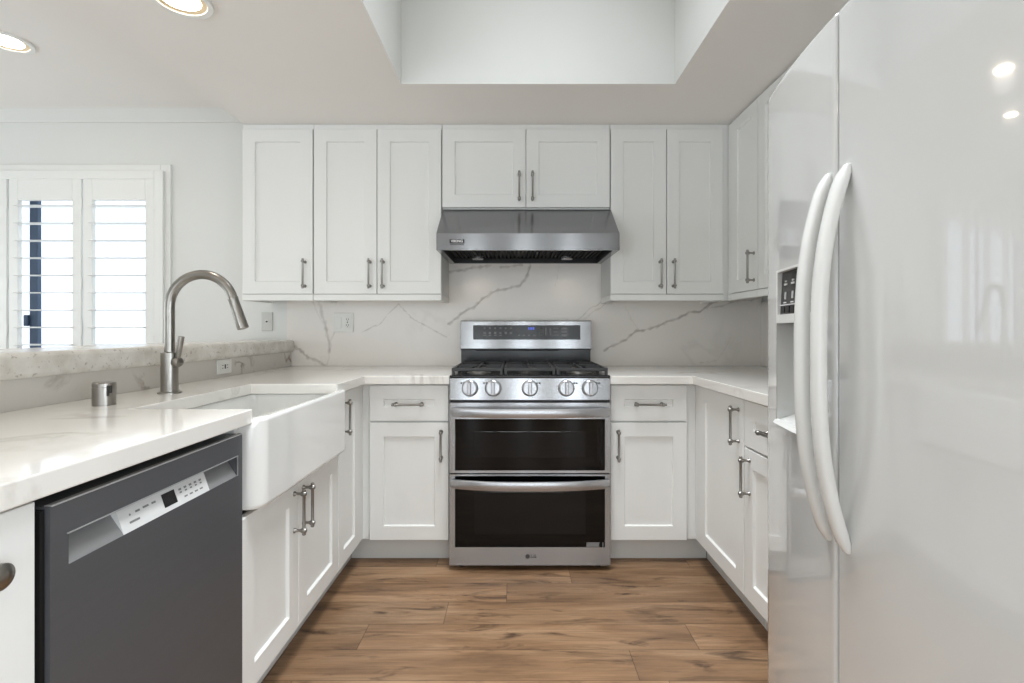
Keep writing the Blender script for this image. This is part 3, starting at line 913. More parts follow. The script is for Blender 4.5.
# ------------------------------------------------------------------ dishwasher (front faces +x)
def dishwasher():
    XF = -0.735
    t = thing('dishwasher', 'black stainless dishwasher under the worktop beside the sink', 'dishwasher', (XF, 0, 0))
    y0, y1 = 0.789, 1.3425
    zt_, zb = 0.854, 0.125
    bm = new(); box(bm, -0.58, -0.065, D_DW0 + 0.002, D_DW1 - 0.002, 0.1, 0.846); obj('tub_body', bm, 'cavity', t)
    # door with the pocket cut out
    py0, py1, pz0, pz1 = 0.8215, 1.318, 0.748, 0.799
    bm = new()
    th = 0.06
    ys, zs_ = [y0, py0, py1, y1], [zb, pz0, pz1, zt_]
    V = {(i, j): bm.verts.new((0, y, z)) for i, y in enumerate(ys) for j, z in enumerate(zs_)}
    for i in range(3):
        for j in range(3):
            if (i, j) != (1, 1):
                bm.faces.new((V[i, j], V[i + 1, j], V[i + 1, j + 1], V[i, j + 1]))
    B = [bm.verts.new((-th, y, z)) for y, z in ((y0, zb), (y1, zb), (y1, zt_), (y0, zt_))]
    bm.faces.new(list(reversed(B)))
    bm.faces.new([V[0, 0], B[0], B[1], V[3, 0], V[2, 0], V[1, 0]])
    bm.faces.new([V[0, 3], V[1, 3], V[2, 3], V[3, 3], B[2], B[3]])
    bm.faces.new([V[0, 0], V[0, 1], V[0, 2], V[0, 3], B[3], B[0]])
    bm.faces.new([V[3, 0], B[1], B[2], V[3, 3], V[3, 2], V[3, 1]])
    # pocket: short roof, sloped scoop
    a = [V[1, 2], V[2, 2], V[2, 1], V[1, 1]]
    bk = [bm.verts.new((-0.034, py0, pz1)), bm.verts.new((-0.034, py1, pz1))]
    bm.faces.new((V[1, 2], V[2, 2], bk[1], bk[0]))
    bm.faces.new((V[1, 2], bk[0], V[1, 1])); bm.faces.new((V[2, 2], V[2, 1], bk[1]))
    bmesh.ops.recalc_face_normals(bm, faces=bm.faces)
    door = obj('door', bm, 'dark_steel', t)
    bm = new()
    bm.faces.new([bm.verts.new(p) for p in ((-0.0335, py0, pz1 - 0.0006), (-0.0335, py1, pz1 - 0.0006), (-0.0008, py1, pz0), (-0.0008, py0, pz0))])
    obj('handle_pocket', bm, 'grey_plastic', door)
    # bright top edge and pocket rim
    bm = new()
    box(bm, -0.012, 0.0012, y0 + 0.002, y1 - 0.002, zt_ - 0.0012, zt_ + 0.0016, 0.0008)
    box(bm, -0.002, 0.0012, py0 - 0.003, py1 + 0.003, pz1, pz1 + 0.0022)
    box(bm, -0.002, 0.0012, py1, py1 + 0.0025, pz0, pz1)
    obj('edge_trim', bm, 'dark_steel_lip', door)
    bm = new(); box(bm, -0.06, -0.008, D_DW0 + 0.003, y0 - 0.0015, zb, zt_ - 0.004); obj('side_channel', bm, 'black', t)
    # control insert
    cy0, cy1 = 0.9375, 1.20
    bm = new()
    prism(bm, [(-0.0004, pz0 + 0.0005), (-0.015, pz1 - 0.008), (-0.022, pz1 - 0.001), (-0.034, pz1 - 0.0005)], 'y', cy0, cy1)
    obj('control_strip', bm, 'silver_plastic', door)
    strip_n = Vector((1, 0, 0.55)).normalized()
    def on(y, s, lift=0.0006):      # s 0..1 up the sloped face
        x = -0.0004 + (-0.015 + 0.0004) * s
        z = pz0 + 0.0005 + (pz1 - 0.0085 - pz0) * s
        return Vector((x, y, z)) + Vector((0.875, 0, 0.48)) * lift
    def patch(bm, ya, yb, sa, sb):
        bm.faces.new([bm.verts.new(p) for p in (on(ya, sa), on(yb, sa), on(yb, sb), on(ya, sb))])
    bm = new(); patch(bm, 1.052, 1.092, 0.22, 0.86); obj('display', bm, 'display', door)
    bm = new()
    for ya, wd, s in ((0.962, 0.004, 0.62), (0.978, 0.012, 0.64), (0.998, 0.016, 0.66), (1.022, 0.012, 0.66), (0.958, 0.026, 0.3)):
        patch(bm, ya, ya + wd, s, s + 0.09)
    obj('key_print', bm, 'print', door)
    bm = new()
    for k in range(5):
        ya = 1.104 + k * 0.0175
        patch(bm, ya, ya + 0.009, 0.68, 0.78); patch(bm, ya + 0.001, ya + 0.008, 0.54, 0.62)
    for k in range(4):
        patch(bm, 1.115 + k * 0.018, 1.126 + k * 0.018, 0.26, 0.34)
    obj('key_print', bm, 'print', door)
    bm = new(); box(bm, -0.11, -0.09, D_DW0 + 0.003, D_DW1 - 0.003, 0.0, 0.12); obj('kick_plate', bm, 'black', t)
dishwasher()

# ------------------------------------------------------------------ gas range
def gas_range():
    RX0, RX1, YF = -0.3125, 0.4435, 2.347
    cx = (RX0 + RX1) / 2
    t = thing('gas_range', 'freestanding stainless double-oven gas range between the base cabinets', 'range', (cx, YF, 0))
    hw = (RX1 - RX0) / 2
    def P(u, v, s=213.0):           # photo position on the front plane -> local x, z
        return (u - 516) / s - cx, CAM_H - (v - 329.5) / s
    bm = new(); box(bm, -hw, hw, 0.03, 0.66, 0.035, 0.905, 0.002); obj('body', bm, 'black', t)
    for sx in (-1, 1):
        for yy in (0.06, 0.6):
            bm = new(); lathe(bm, (sx * (hw - 0.05), yy, 0), (0, 0, 1), [(0, 0.016), (0.01, 0.016), (0.012, 0.009), (0.036, 0.009)], 14)
            obj('leveling_foot', bm, 'black', t)
    # control panel (slight tilt)
    bm = new()
    prism(bm, [(-0.004, 0.803), (0.05, 0.803), (0.05, 0.906), (0.006, 0.906)], 'x', -hw, hw, 0.002)
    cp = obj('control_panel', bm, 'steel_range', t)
    for u in (469.9, 493.2, 529.9, 566.3, 590.0):
        kx, kz = P(u, 388.3)
        y = 0.002
        bm = new()
        lathe(bm, (kx, y, kz), (0, -1, 0.09), [(0, 0.036), (0.008, 0.0365), (0.010, 0.0335), (0.026, 0.0325), (0.029, 0.030), (0.030, 0.010)], 32)
        kn = obj('knob', bm, 'steel_handle', cp, 35)
        bm = new()
        box(bm, kx - 0.0085, kx + 0.0085, y - 0.047, y - 0.028, kz - 0.029, kz + 0.033, 0.004)
        obj('knob_grip', bm, 'steel_handle', kn)
        bm = new(); lathe(bm, (kx, y + 0.001, kz), (0, -1, 0.09), [(0, 0.039), (0.003, 0.039), (0.0035, 0.036)], 32)
        obj('knob_ring', bm, 'print_dark', kn, 35)
    for u in (462.5, 485.3, 538.5, 575.5, 598.0):
        kx, kz = P(u, 383.2)
        bm = new(); box(bm, kx - 0.009, kx - 0.003, 0.0005, 0.004, kz - 0.004, kz + 0.004); box(bm, kx + 0.002, kx + 0.009, 0.0005, 0.004, kz - 0.004, kz + 0.004)
        obj('burner_mark', bm, 'print_dark', cp)
    # cooktop
    bm = new(); box(bm, -hw, hw, 0.0, 0.60, 0.906, 0.919, 0.004)
    obj('cooktop', bm, 'enamel', t)
    for bx, by, r in ((-0.25, 0.15, 0.046), (-0.25, 0.42, 0.038), (0.0, 0.28, 0.05), (0.25, 0.15, 0.05), (0.25, 0.42, 0.034)):
        bm = new()
        lathe(bm, (bx, by, 0.918), (0, 0, 1), [(0, r + 0.014), (0.003, r + 0.014), (0.005, r + 0.004), (0.011, r + 0.002), (0.012, r - 0.006)], 24)
        bu = obj('burner', bm, 'burner', t, 35)
        bm = new()
        lathe(bm, (bx, by, 0.9295), (0, 0, 1), [(0, r - 0.004), (0.004, r - 0.003), (0.007, r - 0.008), (0.008, 0.004)], 24)
        obj('burner_cap', bm, 'iron', bu, 35)
    # three cast-iron grates
    gw = (2 * hw - 0.008) / 3
    for k in range(3):
        x0 = -hw + 0.004 + k * gw + 0.002
        x1 = x0 + gw - 0.004
        y0, y1 = 0.035, 0.545
        bm = new()
        zt_, b = 0.951, 0.0065
        for yy in (y0, y1):
            box(bm, x0, x1, yy - b, yy + b, zt_ - 0.016, zt_, 0.003)
        for xx in (x0 + b, x1 - b):
            box(bm, xx - b, xx + b, y0, y1, zt_ - 0.016, zt_, 0.003)
        ym = (y0 + y1) / 2
        xm = (x0 + x1) / 2
        box(bm, x0, x1, ym - b, ym + b, zt_ - 0.015, zt_ - 0.001, 0.002)
        for yc in ((y0 + ym) / 2, (y1 + ym) / 2):
            for s in (-1, 1):
                box(bm, xm + s * 0.035, xm + s * (gw / 2 - 0.008), yc - 0.005, yc + 0.005, zt_ - 0.013, zt_ + 0.001, 0.002)
                box(bm, xm - 0.005, xm + 0.005, yc + s * 0.03, yc + s * 0.125, zt_ - 0.013, zt_ + 0.001, 0.002)
        for xx in (x0 + 0.008, x1 - 0.008):
            for yy in (y0, ym, y1):
                box(bm, xx - 0.007, xx + 0.007, yy - 0.007, yy + 0.007, 0.917, zt_ - 0.012, 0.002)
        obj('grate', bm, 'iron', t)
    # backguard
    def Q(u, v, s=174.0):
        return (u - 516) / s - cx, CAM_H - (v - 329.5) / s
    yb = 500 / 174.0 - YF
    bx0, bx1 = Q(460, 0)[0], Q(592, 0)[0]
    bz0, bz1 = Q(0, 349.0)[1], Q(0, 321.0)[1]
    bm = new(); prism(bm, [(yb, bz0), (yb + 0.12, bz0), (yb + 0.12, bz1 + 0.004), (yb + 0.03, bz1 + 0.004), (yb + 0.014, bz1)], 'x', bx0, bx1, 0.003)
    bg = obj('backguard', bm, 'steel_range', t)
    bm = new(); box(bm, bx0 + 0.002, bx1 - 0.002, yb + 0.045, yb + 0.12, 0.915, bz0 - 0.001); obj('riser', bm, 'enamel', t)
    bm = new(); box(bm, bx0 + 0.09, bx1 - 0.19, yb + 0.012, yb + 0.03, bz0 - 0.012, bz0 - 0.003, 0.002)
    box(bm, bx0 + 0.003, bx1 - 0.003, yb + 0.018, yb + 0.06, bz0 - 0.006, bz0 + 0.0005)
    obj('vent_lip', bm, 'black', t)
    # slanted glass display; the front face leans back with height
    def face_y(z):
        return yb + 0.014 * (z - bz0) / (bz1 - bz0)
    def quad(bm, u0, u1, v0, v1, lift):
        a0, zl = Q(u0, v1); a1, zh = Q(u1, v0)
        yl, yh = face_y(zl) - lift, face_y(zh) - lift
        f = [bm.verts.new(p) for p in ((a0, yl, zl), (a1, yl, zl), (a1, yh, zh), (a0, yh, zh))]
        fb = [bm.verts.new((v.co.x, v.co.y + lift + 0.001, v.co.z)) for v in f]
        bm.faces.new(f)
        for i in range(4):
            bm.faces.new((f[i], fb[i], fb[(i + 1) % 4], f[(i + 1) % 4]))
    bm = new(); quad(bm, 473, 580.5, 325.2, 339.6, 0.0015); dp = obj('display', bm, 'display', bg)
    bm = new()
    for i in range(6):
        u = 484.5 + i * 5.3
        quad(bm, u - 0.9, u + 0.9, 327.5, 329.0, 0.0022)
        quad(bm, u - 1.2, u + 1.2, 332.0, 334.2, 0.0022)
        if i < 4:
            quad(bm, u - 1.3, u + 1.3, 335.0, 335.8, 0.0022)
    obj('key_print', bm, 'print', dp)
    bm = new()
    for u, w in ((519, 1), (524, 1), (529, 1), (534.5, 1.4)):
        quad(bm, u - w, u + w, 334.8, 335.7, 0.0022)
    obj('key_print', bm, 'print', dp)
    bm = new()
    for i in range(3):
        for v in (329, 331.7, 334.6):
            quad(bm, 541.5 - 1, 541.5 + 1, v, v + 1.1, 0.0022)
    for u in (546, 550.5):
        quad(bm, u - 0.5, u + 0.5, 328, 335.5, 0.0022)
    for v in (328, 331.3, 334.6):
        quad(bm, 553.5, 558.5, v, v + 1.0, 0.0022)
        quad(bm, 561.3, 567.3, v - 0.4, v + 1.6, 0.0022)
    obj('key_print', bm, 'print', dp)
    bm = new()
    for u0, u1 in ((528.2, 529.5), (530.2, 532.0), (532.6, 534.4)):
        quad(bm, u0, u1, 327.2, 329.8, 0.0022)
    obj('clock_digits', bm, 'blue_led', dp)
    # oven doors
    def door(name, v0, v1, gv0, gv1, hv, bow):
        z1, z0 = P(0, v0)[1], P(0, v1)[1]
        gz1, gz0 = P(0, gv0)[1], P(0, gv1)[1]
        gx0, gx1 = P(455, 0)[0], P(605, 0)[0]
        bm = new()
        xs_, zs_ = [-hw, gx0, gx1, hw], [z0, gz0, gz1, z1]
        V = {(i, j): bm.verts.new((x, 0, z)) for i, x in enumerate(xs_) for j, z in enumerate(zs_)}
        for i in range(3):
            for j in range(3):
                if (i, j) != (1, 1):
                    bm.faces.new((V[i, j], V[i + 1, j], V[i + 1, j + 1], V[i, j + 1]))
        outer = [V[0, 0], V[1, 0], V[2, 0], V[3, 0], V[3, 1], V[3, 2], V[3, 3], V[2, 3], V[1, 3], V[0, 3], V[0, 2], V[0, 1]]
        bk = [bm.verts.new((v.co.x, 0.029, v.co.z)) for v in outer]
        for i in range(12):
            bm.faces.new((outer[i], outer[(i + 1) % 12], bk[(i + 1) % 12], bk[i]))
        inner = [V[1, 1], V[2, 1], V[2, 2], V[1, 2]]
        ib = [bm.verts.new((v.co.x, 0.006, v.co.z)) for v in inner]
        for i in range(4):
            bm.faces.new((inner[i], ib[i], ib[(i + 1) % 4], inner[(i + 1) % 4]))
        bmesh.ops.recalc_face_normals(bm, faces=bm.faces)
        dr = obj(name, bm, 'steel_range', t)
        bm = new(); box(bm, gx0 + 0.0005, gx1 - 0.0005, 0.0025, 0.02, gz0 + 0.0005, gz1 - 0.0005); obj('oven_glass', bm, 'black_glass', dr)
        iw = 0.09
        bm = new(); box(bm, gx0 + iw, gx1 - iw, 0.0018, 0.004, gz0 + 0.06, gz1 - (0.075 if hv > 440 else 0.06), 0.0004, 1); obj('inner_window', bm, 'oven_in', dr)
        # bowed flat bar handle
        hz = P(0, hv)[1]
        bm = new()
        n = 28
        sec = []
        for i in range(n + 1):
            s = -1 + 2 * i / n
            x = s * (hw - 0.006)
            yo = -0.016 - bow * (1 - abs(s) ** 2.6)
            if abs(s) > 0.965:
                yo = yo * 0.5
            half = 0.0215 if abs(s) < 0.97 else 0.017
            pr = [(-0.011, half * 0.80), (-0.009, half * 0.95), (-0.003, half), (0.010, half * 0.8), (0.010, -half * 0.8), (-0.003, -half), (-0.009, -half * 0.95), (-0.011, -half * 0.80)]
            sec.append([bm.verts.new((x, yo + a, hz + b)) for a, b in pr])
        for A, B in zip(sec, sec[1:]):
            for k in range(8):
                bm.faces.new((A[k], A[(k + 1) % 8], B[(k + 1) % 8], B[k]))
        bm.faces.new(sec[0]); bm.faces.new(list(reversed(sec[-1])))
        bmesh.ops.recalc_face_normals(bm, faces=bm.faces)
        obj('door_handle', bm, 'steel_handle', dr, 40)
        return dr
    d1 = door('oven_door', 402.8, 473.0, 419.0, 470.5, 411.5, 0.040)
    d2 = door('oven_door', 474.4, 565.3, 476.0, 547.3, 482.3, 0.046)
    # hygiene sticker and maker's mark on the lower door
    bm = new()
    a0, z1 = P(586.5, 542.6); a1, z0 = P(603.8, 547.0)
    box(bm, a0, a0 + 0.004, 0.001, 0.003, z0, z1); box(bm, a1 - 0.006, a1 - 0.002, 0.001, 0.003, z0, z1)
    box(bm, a0, a1 - 0.02, 0.001, 0.003, z1 - 0.005, z1); box(bm, a0 + 0.004, a1 - 0.022, 0.0015, 0.003, z0, z1 - 0.005)
    obj('glass_sticker', bm, 'print', d2)
    bm = new()
    lx, lz = P(527.6, 556.3)
    lathe(bm, (lx, 0.001, lz), (0, -1, 0), [(0, 0.0105), (0.002, 0.0105), (0.0022, 0.010)], 24)
    text_bm(bm, 'LG', 0.021, Matrix.Translation((lx + 0.029, -0.0006, lz)) @ FACE_CAM)
    obj('brand_lettering', bm, 'print_dark', d2)
    bm = new()
    text_bm(bm, 'L', 0.010, Matrix.Translation((lx, -0.0018, lz)) @ FACE_CAM)
    obj('brand_emblem', bm, 'print', d2)
gas_range()

# ------------------------------------------------------------------ range hood
def hood():
    x0, x1 = -0.3985, 0.5175
    cx = (x0 + x1) / 2
    hw = (x1 - x0) / 2
    yf = 2.50
    t = thing('range_hood', 'stainless under-cabinet range hood above the gas range', 'range hood', (cx, yf, 1.5315))
    H = 0.2555
    yt = Y_UP + 0.002 - yf          # where the slope meets the cabinet front
    yb = Y_W - 0.003 - yf
    prof = [(0, 0.0), (0, 0.083), (yt, H - 0.002), (yb, H - 0.002), (yb, 0.0)]
    bm = new()
    th = 0.012
    # shell: front band, slope, top, two side cheeks, narrow bottom flange, hollow below
    def wallp(a, b, t_=0.004):
        pass
    # outer skin
    L_ = [bm.verts.new((-hw, y, z)) for y, z in prof]
    R_ = [bm.verts.new((hw, y, z)) for y, z in prof]
    for i in range(4):
        bm.faces.new((L_[i], R_[i], R_[i + 1], L_[i + 1]))
    bm.faces.new(L_); bm.faces.new(list(reversed(R_)))
    # underside flange and recessed liner
    fl_ = [(-hw, 0), (hw, 0), (hw, yb), (-hw, yb)]
    inn = [(-hw + 0.03, 0.02), (hw - 0.03, 0.02), (hw - 0.03, yb - 0.03), (-hw + 0.03, yb - 0.03)]
    F0 = [L_[0], R_[0], R_[4], L_[4]]
    F1 = [bm.verts.new((x, y, 0)) for x, y in inn]
    for i in range(4):
        bm.faces.new((F0[i], F1[i], F1[(i + 1) % 4], F0[(i + 1) % 4]))
    bmesh.ops.recalc_face_normals(bm, faces=bm.faces)
    obj('shell', bm, 'steel', t)
    bm = new()
    F1 = [bm.verts.new((x, y, 0.0)) for x, y in inn]
    F2 = [bm.verts.new((x * 0.985, y, 0.055 if i < 2 else 0.035)) for i, (x, y) in enumerate(inn)]
    for i in range(4):
        bm.faces.new((F1[i], F1[(i + 1) % 4], F2[(i + 1) % 4], F2[i]))
    bm.faces.new(F2)
    obj('liner', bm, 'black', t)
    for k in range(3):
        w3 = (2 * hw - 0.10) / 3
        xa = -hw + 0.05 + k * w3
        bm = new()
        y0_, y1_ = 0.10, yb - 0.06
        z_ = 0.028
        box(bm, xa + 0.004, xa + w3 - 0.004, y0_, y0_ + 0.012, z_ - 0.006, z_ + 0.006)
        box(bm, xa + 0.004, xa + w3 - 0.004, y1_ - 0.012, y1_, z_ - 0.006, z_ + 0.006)
        n = 12
        for i in range(n):
            xx = xa + 0.012 + (w3 - 0.024) * i / (n - 1)
            box(bm, xx - 0.006, xx + 0.006, y0_ + 0.012, y1_ - 0.012, z_ - 0.004, z_ + 0.004)
        obj('baffle_filter', bm, 'cavity', t)
    for lx in (-0.282, 0.238):
        bm = new(); lathe(bm, (lx, 0.42, 0.035), (0, 0, -1), [(0, 0.034), (0.022, 0.034), (0.024, 0.030), (0.024, 0.026)], 20)
        lt = obj('lamp_housing', bm, 'steel_handle', t, 35)
        bm = new(); lathe(bm, (lx, 0.42, 0.022), (0, 0, -1), [(0, 0.0255), (0.003, 0.022), (0.006, 0.010)], 20)
        obj('halogen_bulb', bm, 'lamp_small', lt, 60)
        l = bpy.data.lights.new('hood_halogen', 'SPOT')
        l.energy = 0.25
        l.color = (1.0, 0.83, 0.62)
        l.spot_size = math.radians(130); l.spot_blend = 0.8
        l.shadow_soft_size = 0.02
        lo = bpy.data.objects.new('hood_halogen', l)
        COL.objects.link(lo); lo.parent = t
        lo.location = (lx, 0.42, -0.012)
    # badge
    bx0 = (449.6 - 516) / 200 - cx; bx1 = (464.4 - 516) / 200 - cx
    bz1 = CAM_H - (239.3 - 329.5) / 200 - 1.5315; bz0 = CAM_H - (243.3 - 329.5) / 200 - 1.5315
    bm = new(); box(bm, bx0, bx1, -0.003, 0.001, bz0, bz1, 0.0015); bd = obj('badge', bm, 'black', t)
    bm = new(); text_bm(bm, 'VIKING', 0.0185, Matrix.Translation(((bx0 + bx1) / 2, -0.0034, (bz0 + bz1) / 2)) @ FACE_CAM); obj('lettering', bm, 'silver_plastic', bd)
    bm = new(); box(bm, bx0 + 0.002, bx1 - 0.002, -0.001, 0.001, bz0 - 0.008, bz0 - 0.004); obj('nameplate_line', bm, 'print_dark', bd)
hood()

# ------------------------------------------------------------------ refrigerator (front faces -x)
def fridge():
    YN, YS, YF_ = 0.463, 1.000, 1.394       # near edge, door gap, far edge
    Z0, Z1 = 0.07, 1.772
    t = thing('refrigerator', 'glossy white side-by-side refrigerator with bowed doors', 'refrigerator', (0, 0, 0))
    def xf(y):
        return 0.640 + 0.275 * (y - 0.93) ** 2
    bm = new(); box(bm, 0.76, 1.475, YN + 0.004, YF_ - 0.004, 0.02, 1.755, 0.004)
    obj('body', bm, 'fridge_plastic', t)
    bm = new(); box(bm, 0.735, 0.7595, YN + 0.01, YF_ - 0.01, 0.09, 1.75); obj('door_gasket', bm, 'gasket', t)
    bm = new(); box(bm, 0.715, 0.7595, YN + 0.01, YF_ - 0.01, 0.012, 0.066, 0.003)
    for k in range(14):
        yy = YN + 0.05 + k * 0.06
        box(bm, 0.711, 0.716, yy, yy + 0.04, 0.022, 0.055)
    obj('base_grille', bm, 'fridge_plastic', t)
    XB = 0.735
    bm = new(); box(bm, 0.650, 0.735, YS - 0.0022, YS + 0.0022, 0.09, 1.76); obj('centre_seal', bm, 'gasket', t)  # added dark strip standing in for shade between the doors
    def door(name, ya, yb, hole=None):
        r = 0.007
        prof = []           # plan outline points (x, y) along the front from ya to yb
        ss = [0, 0.3, 0.65, 1.0]
        for s in ss:
            an = PI / 2 * s
            prof.append((xf(ya) + r * (1 - math.sin(an)), ya + r * (1 - math.cos(an))))
        n = 40
        ymid = [ya + r + (yb - ya - 2 * r) * i / n for i in range(1, n)]
        if hole:
            ymid = sorted([y for y in ymid if min(abs(y - hole[0]), abs(y - hole[1])) > 0.004] + [hole[0], hole[1]])
        prof += [(xf(y), y) for y in ymid]
        for s in reversed(ss):
            an = PI / 2 * s
            prof.append((xf(yb) + r * (1 - math.sin(an)), yb - r * (1 - math.cos(an))))
        bm = new()
        zs_ = [Z0, Z0 + 0.003, Z0 + 0.008, Z0 + 0.02] + ([hole[2], hole[3]] if hole else []) + [Z1 - 0.02, Z1 - 0.008, Z1 - 0.003, Z1]
        ins = [0.007, 0.0025, 0, 0] + ([0, 0] if hole else []) + [0, 0, 0.0025, 0.007]
        V = {}
        for j, (z, d) in enumerate(zip(zs_, ins)):
            for i, (x, y) in enumerate(prof):
                V[i, j] = bm.verts.new((x + d, y, z))
        smooth_faces = []
        nj = len(zs_)
        for i in range(len(prof) - 1):
            for j in range(nj - 1):
                if hole and zs_[j] == hole[2] and hole[0] - 1e-6 <= prof[i][1] and prof[i + 1][1] <= hole[1] + 1e-6:
                    continue
                bm.faces.new((V[i, j], V[i + 1, j], V[i + 1, j + 1], V[i, j + 1]))
        b0 = [bm.verts.new((XB, y, z)) for y in (ya, yb) for z in (Z0, Z1)]
        m = len(prof) - 1
        bm.faces.new([V[0, j] for j in range(nj)] + [b0[1], b0[0]])
        bm.faces.new([V[m, j] for j in range(nj)] + [b0[3], b0[2]])
        bm.faces.new([V[i, nj - 1] for i in range(m + 1)] + [b0[3], b0[1]])
        bm.faces.new([V[i, 0] for i in range(m + 1)] + [b0[2], b0[0]])
        bm.faces.new([b0[0], b0[1], b0[3], b0[2]])
        bmesh.ops.recalc_face_normals(bm, faces=bm.faces)
        return obj(name, bm, 'fridge', t, 60, wn=True)
    hole = (1.085, 1.300, 0.898, 1.286)
    d1 = door('freezer_door', YS + 0.003, YF_, hole)
    d2 = door('fresh_food_door', YN, YS - 0.003)
    # dispenser: recess liner, control fascia, ledge
    y0, y1, z0, z1 = hole
    zr = 1.150
    bm = new()
    xr = 0.728
    fr0, fr1 = xf(y0) + 0.001, xf(y1) + 0.001
    A = {}
    for key, (x, y, z) in {'a': (fr0, y0, z0), 'b': (fr1, y1, z0), 'c': (fr1, y1, zr), 'd': (fr0, y0, zr),
                           'e': (xr, y0 + 0.006, z0 + 0.02), 'f': (xr, y1 - 0.006, z0 + 0.02), 'g': (xr, y1 - 0.006, zr), 'h': (xr, y0 + 0.006, zr)}.items():
        A[key] = bm.verts.new((x, y, z))
    for q in ('abfe', 'bcgf', 'cdhg', 'daeh', 'efgh'):
        bm.faces.new([A[k] for k in q])
    obj('dispenser_recess', bm, 'fridge_grey', d1)
    bm = new()
    ys = [y0 + (y1 - y0) * i / 8 for i in range(9)]
    def curved(bm, ya, yb, za, zb, dx0, dx1, n=6, back=0.02):
        F = []
        for i in range(n + 1):
            y = ya + (yb - ya) * i / n
            F.append((bm.verts.new((xf(y) + dx0, y, za)), bm.verts.new((xf(y) + dx1, y, zb))))
        Bk = []
        for i in range(n + 1):
            y = ya + (yb - ya) * i / n
            Bk.append((bm.verts.new((xf(y) + dx0 + back, y, za)), bm.verts.new((xf(y) + dx1 + back, y, zb))))
        for i in range(n):
            bm.faces.new((F[i][0], F[i + 1][0], F[i + 1][1], F[i][1]))
            bm.faces.new((F[i][1], F[i + 1][1], Bk[i + 1][1], Bk[i][1]))
            bm.faces.new((F[i][0], Bk[i][0], Bk[i + 1][0], F[i + 1][0]))
        for i in (0, n):
            bm.faces.new((F[i][0], F[i][1], Bk[i][1], Bk[i][0]))
        bmesh.ops.recalc_face_normals(bm, faces=bm.faces)
    curved(bm, y0, y1, zr, zr + 0.022, -0.001, -0.001, back=0.06)
    curved(bm, y0, y1, z1 - 0.006, z1, -0.001, -0.001)
    curved(bm, y1 - 0.010, y1, zr + 0.022, z1 - 0.006, -0.001, -0.001)
    curved(bm, y0, y0 + 0.010, zr + 0.022, z1 - 0.006, -0.001, -0.001)
    obj('dispenser_bezel', bm, 'fridge_plastic', d1)
    bm = new(); curved(bm, y0 + 0.010, y1 - 0.010, zr + 0.022, z1 - 0.006, 0.006, 0.012); fa = obj('control_fascia', bm, 'display', d1)
    for k in range(6):
        bm = new()
        ya = y0 + 0.018 + k * 0.031
        curved(bm, ya, ya + 0.023, zr + 0.026, zr + 0.042, 0.0045, 0.005, 2)
        obj('button', bm, 'black', fa)
    bm = new(); curved(bm, y0 + 0.012, y1 - 0.012, zr + 0.0445, zr + 0.047, 0.005, 0.005, 4); 
    for k in range(4):
        ya = y0 + 0.03 + k * 0.046
        curved(bm, ya, ya + 0.005, zr + 0.060, zr + 0.078, 0.0055, 0.0065, 1)
        curved(bm, ya - 0.004, ya + 0.012, zr + 0.050, zr + 0.053, 0.0055, 0.006, 1)
        curved(bm, ya - 0.004, ya + 0.014, zr + 0.095, zr + 0.100, 0.008, 0.008, 1)
        curved(bm, ya, ya + 0.010, zr + 0.103, zr + 0.107, 0.0085, 0.0085, 1)
    obj('icon_print', bm, 'silver_plastic', fa)
    bm = new(); curved(bm, y0, y1, z0 - 0.004, z0 + 0.004, -0.010, -0.004, back=0.075); obj('drip_tray', bm, 'fridge_plastic', d1)
    bm = new(); box(bm, xr - 0.02, xr - 0.001, 1.16, 1.22, 1.02, 1.14, 0.004); obj('dispenser_paddle', bm, 'fridge_grey', d1)
    # bowed handles
    def handle(parent, yh, lean):
        bm = new()
        zb_, zt_ = 0.704, 1.452
        n = 40
        secs = []
        for i in range(n + 1):
            s = i / n
            z = zb_ + (zt_ - zb_) * s
            k = math.sin(PI * s)
            off = 0.055 * (1 - abs(2 * s - 1) ** 2.7)
            endt = min(1.0, (min(s, 1 - s) / 0.055))
            endt = math.sqrt(max(0.02, 1 - (1 - endt) ** 2))
            hwid = 0.0155 * (0.45 + 0.55 * endt)
            thk = 0.0125 * (0.35 + 0.65 * endt)
            cx_ = xf(yh) - off - 0.002
            m = 14
            ring = []
            for q in range(m):
                an = 2 * PI * q / m
                c_, s_ = math.cos(an), math.sin(an)
                pw = 0.72
                ring.append(bm.verts.new((cx_ + thk * math.copysign(abs(c_) ** pw, c_), yh + hwid * math.copysign(abs(s_) ** pw, s_), z)))
            secs.append(ring)
        for A_, B_ in zip(secs, secs[1:]):
            for q in range(14):
                bm.faces.new((A_[q], A_[(q + 1) % 14], B_[(q + 1) % 14], B_[q]))
        bm.faces.new(list(reversed(secs[0]))); bm.faces.new(secs[-1])
        bmesh.ops.recalc_face_normals(bm, faces=bm.faces)
        return obj('door_handle', bm, 'fridge_plastic', parent, 50)
    handle(d1, 1.025, 0)
    handle(d2, 0.964, 0)
    bm = new(); box(bm, 0.665, 0.80, YN + 0.01, YN + 0.07, Z1 + 0.001, Z1 + 0.016, 0.004); box(bm, 0.69, 0.80, YF_ - 0.09, YF_ - 0.03, 1.7555, 1.768, 0.004)
    obj('hinge_cover', bm, 'fridge_plastic', t)
fridge()

